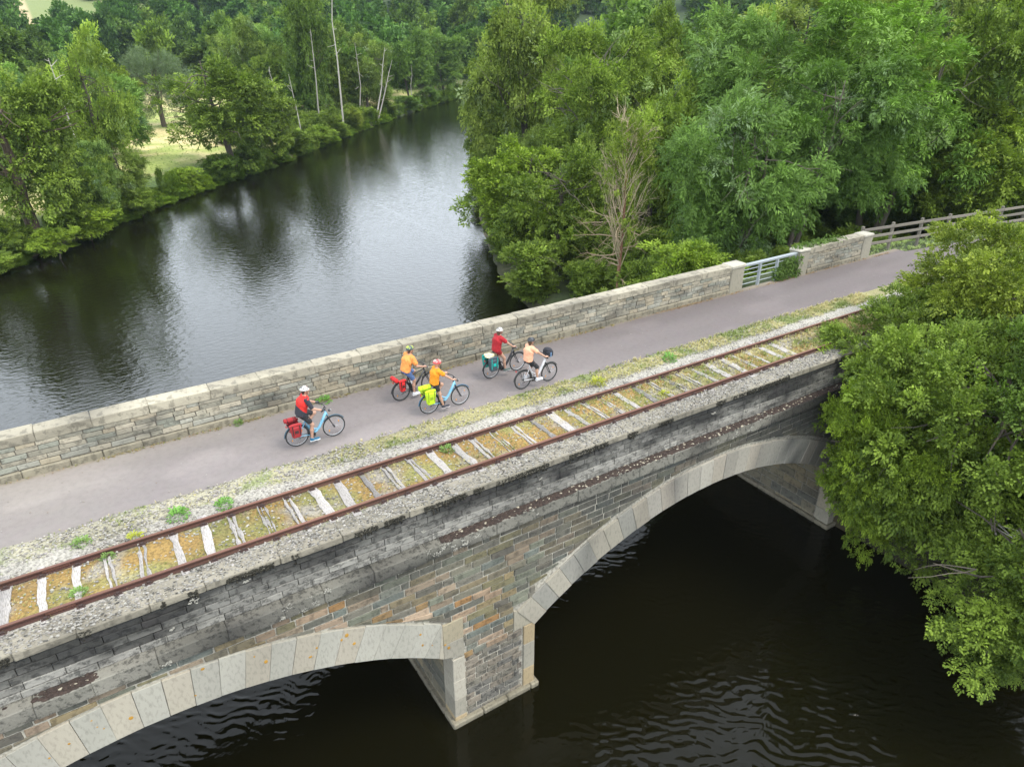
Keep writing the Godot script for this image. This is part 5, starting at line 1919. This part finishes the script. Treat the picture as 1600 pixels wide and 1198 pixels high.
func rider(label: String, bike: Node3D, s: Dictionary) -> void:
	var t := thing("person", label, "person", bike.position, bike.rotation.y, "cyclists on the path")
	var k: float = s.size
	var skin: Color = s.skin
	var crank: float = s.crank
	var hip := Vector3(0.2, 1.035, 0)
	var lean: float = s.lean
	var spine := Vector3(sin(lean), cos(lean), 0)
	var chest := hip + spine * 0.33 * k + Vector3(-0.02, 0, 0)
	var neck := hip + spine * 0.51 * k
	var head := neck + Vector3(0.045, 0.148, 0) * k
	var J := {}
	for e in [1.0, -1.0]:
		var n := "r" if e > 0.0 else "l"
		J["sh" + n] = neck + Vector3(0.0, -0.055, 0.175 * e * s.wide) * k
		J["wr" + n] = Vector3(0.715, 1.115, 0.285 * e)
		J["el" + n] = joint(J["sh" + n], J["wr" + n], 0.285 * k, 0.26 * k, Vector3(-0.2, -0.7, 0.45 * e))
		J["hi" + n] = hip + Vector3(0.0, 0.0, 0.085 * e) * k
		var ped: Vector3 = BB + Vector3(cos(crank), sin(crank), 0) * 0.17 * e + Vector3(-0.035, 0, 0.125 * e)
		J["pe" + n] = ped
		J["an" + n] = ped + Vector3(-0.06, 0.095, 0)
		J["kn" + n] = joint(J["hi" + n], J["an" + n], 0.43 * k, 0.42 * k, Vector3(1, 0.15, 0.12 * e))
	# the body: torso, neck, arms and legs in one skin
	var body := Acc.new()
	var f := Field.new(Vector3(-0.1, 0.1, -0.42), Vector3(1.0, 1.75, 0.42), 0.018)
	f.bone(hip, chest, 0.125 * k, 0.13 * k, 0.05, Vector3(0.85, 1, 1.15))
	f.bone(chest, neck - Vector3(0, 0.09, 0), 0.13 * k, 0.1 * k, 0.05, Vector3(0.85, 1, 1.25))
	f.bone(neck - Vector3(0, 0.07, 0), neck + Vector3(0.02, 0.09, 0) * k, 0.06 * k, 0.05 * k, 0.04)
	for n in ["r", "l"]:
		f.bone(neck - Vector3(0, 0.07, 0), J["sh" + n], 0.06 * k, 0.06 * k, 0.05)
		f.bone(J["sh" + n], J["el" + n], 0.054 * k, 0.042 * k, 0.03)
		f.bone(J["el" + n], J["wr" + n], 0.042 * k, 0.029 * k, 0.02)
		f.bone(J["hi" + n], J["kn" + n], 0.085 * k, 0.055 * k, 0.04)
		f.bone(J["kn" + n], (J["kn" + n] as Vector3).lerp(J["an" + n], 0.4) + Vector3(-0.015, 0, 0), 0.05 * k, 0.053 * k, 0.03)
		f.bone((J["kn" + n] as Vector3).lerp(J["an" + n], 0.4) + Vector3(-0.015, 0, 0), J["an" + n], 0.053 * k, 0.033 * k, 0.02)
		f.bone(J["an" + n] - Vector3(0.02, 0.04, 0), (J["pe" + n] as Vector3) + Vector3(0.1, 0.045, 0), 0.035 * k, 0.026 * k, 0.03)
	f.into(body, skin)
	# head with brow, nose, mouth, chin and ears
	f = Field.new(head - Vector3(0.14, 0.17, 0.12), head + Vector3(0.15, 0.15, 0.12), 0.0085)
	f.bone(head + Vector3(-0.025, 0.025, 0) * k, head + Vector3(0.02, 0.03, 0) * k, 0.098 * k, 0.09 * k, 0.02, Vector3(1, 1.05, 0.85))
	f.bone(head + Vector3(0.02, -0.01, 0) * k, head + Vector3(0.05, -0.085, 0) * k, 0.072 * k, 0.04 * k, 0.03, Vector3(1, 1, 0.95))
	f.bone(head + Vector3(-0.03, -0.05, 0) * k, head + Vector3(-0.035, -0.16, 0) * k, 0.055 * k, 0.052 * k, 0.03)
	f.bone(head + Vector3(0.1, 0.01, 0) * k, head + Vector3(0.118, -0.03, 0) * k, 0.012 * k, 0.016 * k, 0.015)
	f.bone(head + Vector3(0.088, -0.062, -0.018) * k, head + Vector3(0.088, -0.062, 0.018) * k, 0.01, 0.01, 0.008)
	for e in [1.0, -1.0]:
		f.bone(head + Vector3(-0.012, 0.015, 0.082 * e) * k, head + Vector3(-0.012, -0.03, 0.078 * e) * k, 0.018, 0.013, 0.008, Vector3(1, 1, 0.5))
		f.bone(head + Vector3(0.085, 0.028, 0.02 * e) * k, head + Vector3(0.08, 0.028, 0.048 * e) * k, 0.012, 0.01, 0.01)
	f.into(body, skin)
	# hands closed round the grips
	for e in [1.0, -1.0]:
		var w: Vector3 = J["wrr" if e > 0 else "wrl"]
		var g := Vector3(0.775, 1.082, 0.285 * e)
		f = Field.new(w - Vector3(0.07, 0.09, 0.09), w + Vector3(0.17, 0.07, 0.09), 0.0075)
		f.bone(w, w + Vector3(0.055, 0.0, 0), 0.028 * k, 0.034 * k, 0.015, Vector3(1, 0.7, 1.2))
		for q in 4:
			var z := g.z + (q - 1.5) * 0.021
			var l: float = [0.9, 1.0, 0.95, 0.78][q]
			var k1 := Vector3(w.x + 0.075, w.y + 0.008, z)
			var k2 := k1 + Vector3(0.03 * l, -0.016, 0)
			var k3 := k2 + Vector3(0.008, -0.026 * l, 0)
			var k4 := k3 + Vector3(-0.022 * l, -0.012, 0)
			f.bone(w + Vector3(0.03, 0, (q - 1.5) * 0.015), k1, 0.013, 0.0105, 0.01)
			f.bone(k1, k2, 0.0105, 0.0095, 0.003)
			f.bone(k2, k3, 0.0095, 0.009, 0.003)
			f.bone(k3, k4, 0.009, 0.0078, 0.003)
		var th := w + Vector3(0.025, -0.005, -0.03 * e)
		f.bone(th, th + Vector3(0.035, -0.012, -0.018 * e), 0.014, 0.0115, 0.01)
		f.bone(th + Vector3(0.035, -0.012, -0.018 * e), th + Vector3(0.062, -0.03, -0.008 * e), 0.011, 0.009, 0.004)
		f.into(body, s.get("glove", skin))
	put("body", body.mesh(M.skin), t)
	# eyes
	var a := Acc.new()
	for e in [1.0, -1.0]:
		a.ball(Transform3D(Basis().scaled(Vector3.ONE * 0.011), head + Vector3(0.086, 0.012, 0.034 * e) * k), 8, 6, Color(0.05, 0.04, 0.035))
	put("eyes", a.mesh(M.plastic), t)
	# shirt
	a = Acc.new()
	f = Field.new(Vector3(-0.12, 0.85, -0.42), Vector3(0.8, 1.75, 0.42), 0.018)
	f.bone(hip - spine * 0.02, chest, 0.158 * k, 0.16 * k, 0.05, Vector3(0.92, 1, 1.2))
	f.bone(chest, neck - Vector3(0, 0.09, 0), 0.16 * k, 0.118 * k, 0.05, Vector3(0.92, 1, 1.3))
	for n in ["r", "l"]:
		f.bone(neck - Vector3(0, 0.07, 0), J["sh" + n], 0.066 * k, 0.07 * k, 0.05)
		if not s.has("sleeve"):
			f.bone(J["sh" + n], (J["sh" + n] as Vector3).lerp(J["el" + n], 0.62), 0.074 * k, 0.075 * k, 0.03)
	f.carve(hip + Vector3(0, -0.04, 0), spine)
	f.wrinkle(n1, 90.0, 0.02)
	f.into(a, s.shirt)
	put("shirt", a.mesh(M.cloth), t)
	if s.has("sleeve"):
		for n in ["r", "l"]:
			a = Acc.new()
			f = Field.new((J["sh" + n] as Vector3).min(J["el" + n]) - Vector3.ONE * 0.12, (J["sh" + n] as Vector3).max(J["el" + n]) + Vector3.ONE * 0.12, 0.016)
			f.bone(J["sh" + n], (J["sh" + n] as Vector3).lerp(J["el" + n], 0.85), 0.073 * k, 0.058 * k, 0.03)
			f.into(a, s.sleeve)
			put("sleeve", a.mesh(M.cloth), t)
		a = Acc.new()
		f = Field.new(Vector3(-0.12, 0.85, -0.3), Vector3(0.5, 1.35, 0.3), 0.016)
		f.bone(hip - spine * 0.02, chest, 0.17 * k, 0.172 * k, 0.05, Vector3(0.92, 1, 1.2))
		f.carve(hip + Vector3(0, -0.045, 0), spine)
		f.carve(hip + Vector3(-0.03, 0.2, 0), Vector3(-0.75, -0.66, 0))
		f.into(a, s.sleeve)
		put("back_panel", a.mesh(M.cloth), t)
	# shorts
	a = Acc.new()
	f = Field.new(Vector3(-0.12, 0.4, -0.35), Vector3(0.85, 1.25, 0.35), 0.018)
	f.bone(hip, hip + spine * 0.06, 0.138 * k, 0.132 * k, 0.04, Vector3(0.88, 1, 1.15))
	for n in ["r", "l"]:
		var kn: Vector3 = J["kn" + n]
		f.bone(J["hi" + n], (J["hi" + n] as Vector3).lerp(kn, minf(s.leg, 1.0)), 0.098 * k, lerpf(0.095, 0.068, s.leg) * k, 0.04)
		if s.leg > 1.0:
			f.bone(kn, kn.lerp(J["an" + n], s.leg - 1.0), 0.064 * k, 0.06 * k, 0.03)
	f.wrinkle(n1, 90.0, 0.02)
	f.into(a, s.shorts)
	put("shorts", a.mesh(M.cloth), t)
	# shoes with pale soles
	for n in ["r", "l"]:
		var p: Vector3 = J["pe" + n]
		a = Acc.new()
		f = Field.new(p + Vector3(-0.2, -0.03, -0.1), p + Vector3(0.24, 0.16, 0.1), 0.012)
		f.bone(p + Vector3(-0.085, 0.05, 0), p + Vector3(0.13, 0.042, 0), 0.043, 0.036, 0.02, Vector3(1, 0.9, 1.05))
		f.bone(J["an" + n] - Vector3(0.01, 0.01, 0), p + Vector3(-0.06, 0.05, 0), 0.045, 0.045, 0.03)
		f.carve(p + Vector3(0, 0.018, 0), Vector3.UP)
		f.into(a, s.shoe)
		var sh := put("shoe", a.mesh(M.cloth), t)
		a = Acc.new()
		a.box(p + Vector3(-0.13, 0.004, -0.046), p + Vector3(0.168, 0.024, 0.046), s.sole, 0.012)
		put("sole", a.mesh(M.rubber), sh)
	# helmet: shell, dark vents, rim
	a = Acc.new()
	var top := head + Vector3(-0.012, 0.036, 0) * k
	var tilt := Basis(Vector3.BACK, -0.1)
	a.ball(Transform3D(tilt.scaled_local(Vector3(0.139, 0.1, 0.105)), top), 20, 8, s.helmet, -0.05)
	put("helmet", a.mesh(M.plastic, true), t)
	a = Acc.new()
	for i in 5:
		var zz := (i - 2) * 0.04
		for j in 2:
			var pts := []
			for q in 5:
				var ang := lerpf(0.35, 1.25, q / 4.0) if j == 0 else lerpf(1.75, 2.75, q / 4.0)
				var rr := sqrt(maxf(1.0 - pow(zz / 0.105, 2.0), 0.0))
				pts.push_back(top + tilt * Vector3(cos(ang) * 0.139 * rr, sin(ang) * 0.1 * rr + 0.001, zz))
			a.tube(pts, [0.003, 0.009, 0.011, 0.009, 0.003], 5, s.vent)
	tag(put("helmet_vents", a.mesh(M.plastic), t), "", "", "", "stuff")
	a = Acc.new()
	for e in [1.0, -1.0]:
		a.tube([head + Vector3(0.02, 0.04, 0.092 * e) * k, head + Vector3(0.03, -0.05, 0.072 * e) * k, head + Vector3(0.035, -0.115, 0.02 * e) * k], [0.006, 0.006, 0.006], 4, Color(0.02, 0.02, 0.02))
	put("helmet_strap", a.mesh(M.cloth), t)
	if s.has("hair"):
		a = Acc.new()
		f = Field.new(head - Vector3(0.17, 0.2, 0.14), head + Vector3(0.1, 0.12, 0.14), 0.012)
		f.bone(head + Vector3(-0.045, 0.02, 0) * k, head + Vector3(-0.05, -0.05 - s.hair_len, 0) * k, 0.095 * k, 0.06 * k, 0.02, Vector3(0.85, 1, 1))
		f.into(a, s.hair)
		put("hair", a.mesh(M.cloth), t)

func cyclists() -> void:
	rng.seed = 12
	var black := Color(0.025, 0.025, 0.03)
	var blue := Color(0.22, 0.5, 0.68)
	var steel := Color(0.45, 0.46, 0.48)
	var skin := Color(0.5, 0.29, 0.2)
	var y := ROAD + 0.012
	# A: red shirt, light blue bicycle, two dark red bags
	var ba := bicycle("light blue step-through bicycle carrying dark red bags", Vector3(4.37, y, -18.43), -0.01, blue, true, -1.35, steel, Color(0.05, 0.1, 0.14))
	rider("person in red shirt with black sleeves and white helmet on the last bicycle", ba, {"size": 1.06, "skin": skin, "crank": -1.35, "lean": 0.3, "wide": 1.05, "shirt": Color(0.72, 0.03, 0.02), "sleeve": Color(0.035, 0.035, 0.045), "shorts": Color(0.03, 0.03, 0.035), "leg": 0.72, "shoe": Color(0.03, 0.14, 0.24), "sole": Color(0.65, 0.68, 0.7), "helmet": Color(0.75, 0.74, 0.72), "vent": Color(0.05, 0.05, 0.05), "hair": Color(0.05, 0.035, 0.025), "hair_len": 0.0, "glove": Color(0.04, 0.04, 0.045)})
	var dr := Color(0.36, 0.025, 0.03)
	pannier("dark red roll-top pannier on the right side of the last bicycle", ba, Vector3(-0.05, 0.76, 0.17), Vector3(0.34, 0.36, 0.17), dr, Color(0.05, 0.02, 0.02), 1.0)
	pannier("dark red pannier on the far side of the last bicycle", ba, Vector3(-0.05, 0.76, -0.17), Vector3(0.34, 0.36, 0.17), dr, Color(0.05, 0.02, 0.02), -1.0)
	top_bag("dark red bag lying across the carrier of the last bicycle", ba, Vector3(-0.12, 0.86, -0.08), 0.36, 0.07, dr, black, false)
	# B: orange shirt, denim shorts, black bicycle, bright red bags
	var bb := bicycle("black bicycle with bright red bags beside the wall", Vector3(8.09, y, -19.38), 0.12, black, false, -1.2, Color(0.1, 0.1, 0.1), black)
	rider("person in light orange shirt and blue denim shorts riding beside the wall", bb, {"size": 1.04, "skin": skin, "crank": -1.2, "lean": 0.36, "wide": 1.1, "shirt": Color(0.88, 0.33, 0.08), "shorts": Color(0.1, 0.17, 0.36), "leg": 0.8, "shoe": Color(0.7, 0.7, 0.72), "sole": Color(0.75, 0.75, 0.75), "helmet": Color(0.05, 0.08, 0.09), "vent": Color(0.6, 0.7, 0.1), "hair": Color(0.08, 0.05, 0.035), "hair_len": 0.0})
	var rd := Color(0.66, 0.02, 0.02)
	pannier("bright red pannier on the black bicycle beside the wall", bb, Vector3(-0.02, 0.74, 0.15), Vector3(0.24, 0.34, 0.13), rd, Color(0.03, 0.01, 0.01), 1.0)
	top_bag("bright red bag across the rear carrier of the bicycle with red panniers", bb, Vector3(-0.22, 0.83, 0), 0.34, 0.07, rd, black, true)
	# C: yellow-orange shirt, light blue bicycle, lime bags
	var bc := bicycle("light blue step-through bicycle carrying lime green bags", Vector3(8.47, y, -18.12), 0.0, blue, true, -1.1, steel, Color(0.04, 0.12, 0.2))
	rider("person in yellow-orange shirt and red helmet on the bicycle with lime bags", bc, {"size": 0.95, "skin": skin * 1.05, "crank": -1.1, "lean": 0.22, "wide": 0.95, "shirt": Color(0.85, 0.3, 0.015), "shorts": black, "leg": 0.6, "shoe": Color(0.05, 0.05, 0.06), "sole": Color(0.45, 0.4, 0.4), "helmet": Color(0.62, 0.07, 0.07), "vent": Color(0.75, 0.6, 0.55)})
	var lime := Color(0.55, 0.78, 0.02)
	pannier("lime green roll-top pannier on the near side of the blue bicycle", bc, Vector3(-0.03, 0.84, 0.18), Vector3(0.34, 0.42, 0.18), lime, Color(0.25, 0.35, 0.01), 1.0)
	pannier("lime green pannier on the far side, behind the near lime one", bc, Vector3(-0.03, 0.84, -0.18), Vector3(0.34, 0.42, 0.18), lime, Color(0.25, 0.35, 0.01), -1.0)
	top_bag("lime green roll lying on top of the two lime panniers", bc, Vector3(-0.12, 0.93, -0.02), 0.4, 0.085, lime, Color(0.2, 0.3, 0.02), false)
	# D: dark red shirt, black bicycle, teal and black bags, pale fleece on top
	var bd := bicycle("black step-through bicycle with teal and black bags", Vector3(11.4, y, -19.22), 0.04, black, true, -0.6, steel, black)
	rider("person in dark red shirt and pale helmet on the bicycle with teal bags", bd, {"size": 0.99, "skin": skin, "crank": -0.6, "lean": 0.24, "wide": 0.98, "shirt": Color(0.4, 0.015, 0.02), "shorts": Color(0.3, 0.02, 0.02), "leg": 0.35, "shoe": Color(0.1, 0.13, 0.12), "sole": Color(0.3, 0.3, 0.3), "helmet": Color(0.6, 0.57, 0.52), "vent": Color(0.08, 0.08, 0.08), "hair": Color(0.12, 0.07, 0.04), "hair_len": 0.06})
	pannier("black pannier with teal edges on the near side of the front black bicycle", bd, Vector3(-0.03, 0.8, 0.18), Vector3(0.38, 0.44, 0.18), Color(0.06, 0.085, 0.1), Color(0.0, 0.4, 0.34), 1.0)
	pannier("teal pannier on the far side of the front black bicycle", bd, Vector3(-0.06, 0.8, -0.18), Vector3(0.36, 0.42, 0.18), Color(0.01, 0.35, 0.3), Color(0.03, 0.1, 0.1), -1.0)
	var fl := thing("folded_fleece", "pale yellow folded fleece tied on top of the teal and black bags", "clothing", bd.transform * Vector3(-0.08, 0.86, 0.0), bd.rotation.y)
	var a := Acc.new()
	for q in [[0.0, 0.0, 0.0, 0.17, 0.055, 0.17], [0.05, 0.05, 0.05, 0.12, 0.04, 0.1], [-0.07, 0.04, -0.06, 0.1, 0.045, 0.1], [0.0, 0.075, -0.02, 0.08, 0.03, 0.07]]:
		a.ball(Transform3D(Basis().scaled(Vector3(q[3], q[4], q[5])), Vector3(q[0], q[1], q[2])), 12, 7, Color(0.72, 0.66, 0.42))
	put("cloth", a.mesh(M.cloth, true), fl)
	# E: peach shirt, white bicycle, black bag on the handlebar
	var be := bicycle("white step-through bicycle with a black bag on its handlebar", Vector3(11.86, y, -17.95), 0.03, Color(0.68, 0.67, 0.68), true, -0.25, Color(0.12, 0.12, 0.12), Color(0.05, 0.05, 0.05))
	rider("person in peach shirt and dark helmet on the white bicycle", be, {"size": 0.97, "skin": skin * 1.05, "crank": -0.25, "lean": 0.17, "wide": 0.92, "shirt": Color(0.95, 0.48, 0.3), "shorts": black, "leg": 1.12, "shoe": Color(0.6, 0.6, 0.62), "sole": Color(0.7, 0.7, 0.7), "helmet": Color(0.05, 0.052, 0.06), "vent": Color(0.015, 0.015, 0.018), "hair": Color(0.1, 0.06, 0.035), "hair_len": 0.05})
	var hb := thing("handlebar_bag", "black box-shaped bag on the handlebar of the white bicycle", "bag", be.transform * Vector3(1.02, 1.0, 0), be.rotation.y, "bags on the bicycles")
	a = Acc.new()
	a.box(Vector3(-0.11, -0.02, -0.17), Vector3(0.13, 0.2, 0.17), Color(0.03, 0.033, 0.045), 0.04)
	put("bag_body", a.mesh(M.cloth), hb)
	a = Acc.new()
	a.ball(Transform3D(Basis().scaled(Vector3(0.125, 0.06, 0.175)), Vector3(0.01, 0.195, 0)), 14, 5, Color(0.02, 0.02, 0.03), 0.0)
	put("lid", a.mesh(M.cloth, true), hb)
	a = Acc.new()
	a.box(Vector3(-0.02, -0.01, 0.168), Vector3(0.03, 0.15, 0.18), Color(0.15, 0.25, 0.4), 0.004)
	put("strap", a.mesh(M.cloth), hb)

func _ready() -> void:
	# ---- camera, sky, light, exposure
	var cam := Camera3D.new()
	cam.name = "camera"
	add_child(cam)
	cam.position = Vector3(0, 10.95, 0)
	cam.rotation_degrees = Vector3(-26.83, -32.49, 0)
	cam.fov = 56.06
	cam.near = 0.1
	cam.far = 3000.0
	cam.current = true
	var env := Environment.new()
	env.background_mode = Environment.BG_SKY
	var sky := Sky.new()
	var sm := ProceduralSkyMaterial.new()
	sm.sky_top_color = L(0.95, 1.03, 1.14)
	sm.sky_horizon_color = L(1.4, 1.54, 1.68)
	sm.sky_curve = 0.6
	sm.ground_bottom_color = L(0.1, 0.1, 0.08)
	sm.ground_horizon_color = L(0.5, 0.55, 0.55)
	sm.sky_energy_multiplier = 1.0
	sky.sky_material = sm
	env.sky = sky
	env.background_energy_multiplier = 1.0
	env.tonemap_mode = Environment.TONE_MAPPER_LINEAR
	env.tonemap_exposure = 1.95
	env.fog_enabled = true
	env.fog_density = 0.0001
	env.fog_light_color = Color(0.85, 0.92, 1.0)
	env.sdfgi_enabled = true
	env.ssao_enabled = true
	env.ssil_enabled = true
	var we := WorldEnvironment.new()
	we.name = "sky"
	we.environment = env
	add_child(we)
	var sun := DirectionalLight3D.new()
	sun.name = "sun"
	sun.light_energy = 0.5
	sun.light_color = Color(1.0, 0.97, 0.92)
	sun.light_angular_distance = 24.0
	sun.shadow_enabled = true
	sun.rotation_degrees = Vector3(-58, 35, 0)
	sun.sky_mode = DirectionalLight3D.SKY_MODE_LIGHT_ONLY
	add_child(sun)
	# ---- the rest, large things first
	rng.seed = 1
	n1.seed = 7
	n1.frequency = 0.11
	n1.fractal_octaves = 3
	n2.seed = 19
	n2.frequency = 0.02
	n2.fractal_octaves = 3
	materials()
	terrain()
	bridge_work()
	deck()
	woods()
	cyclists()
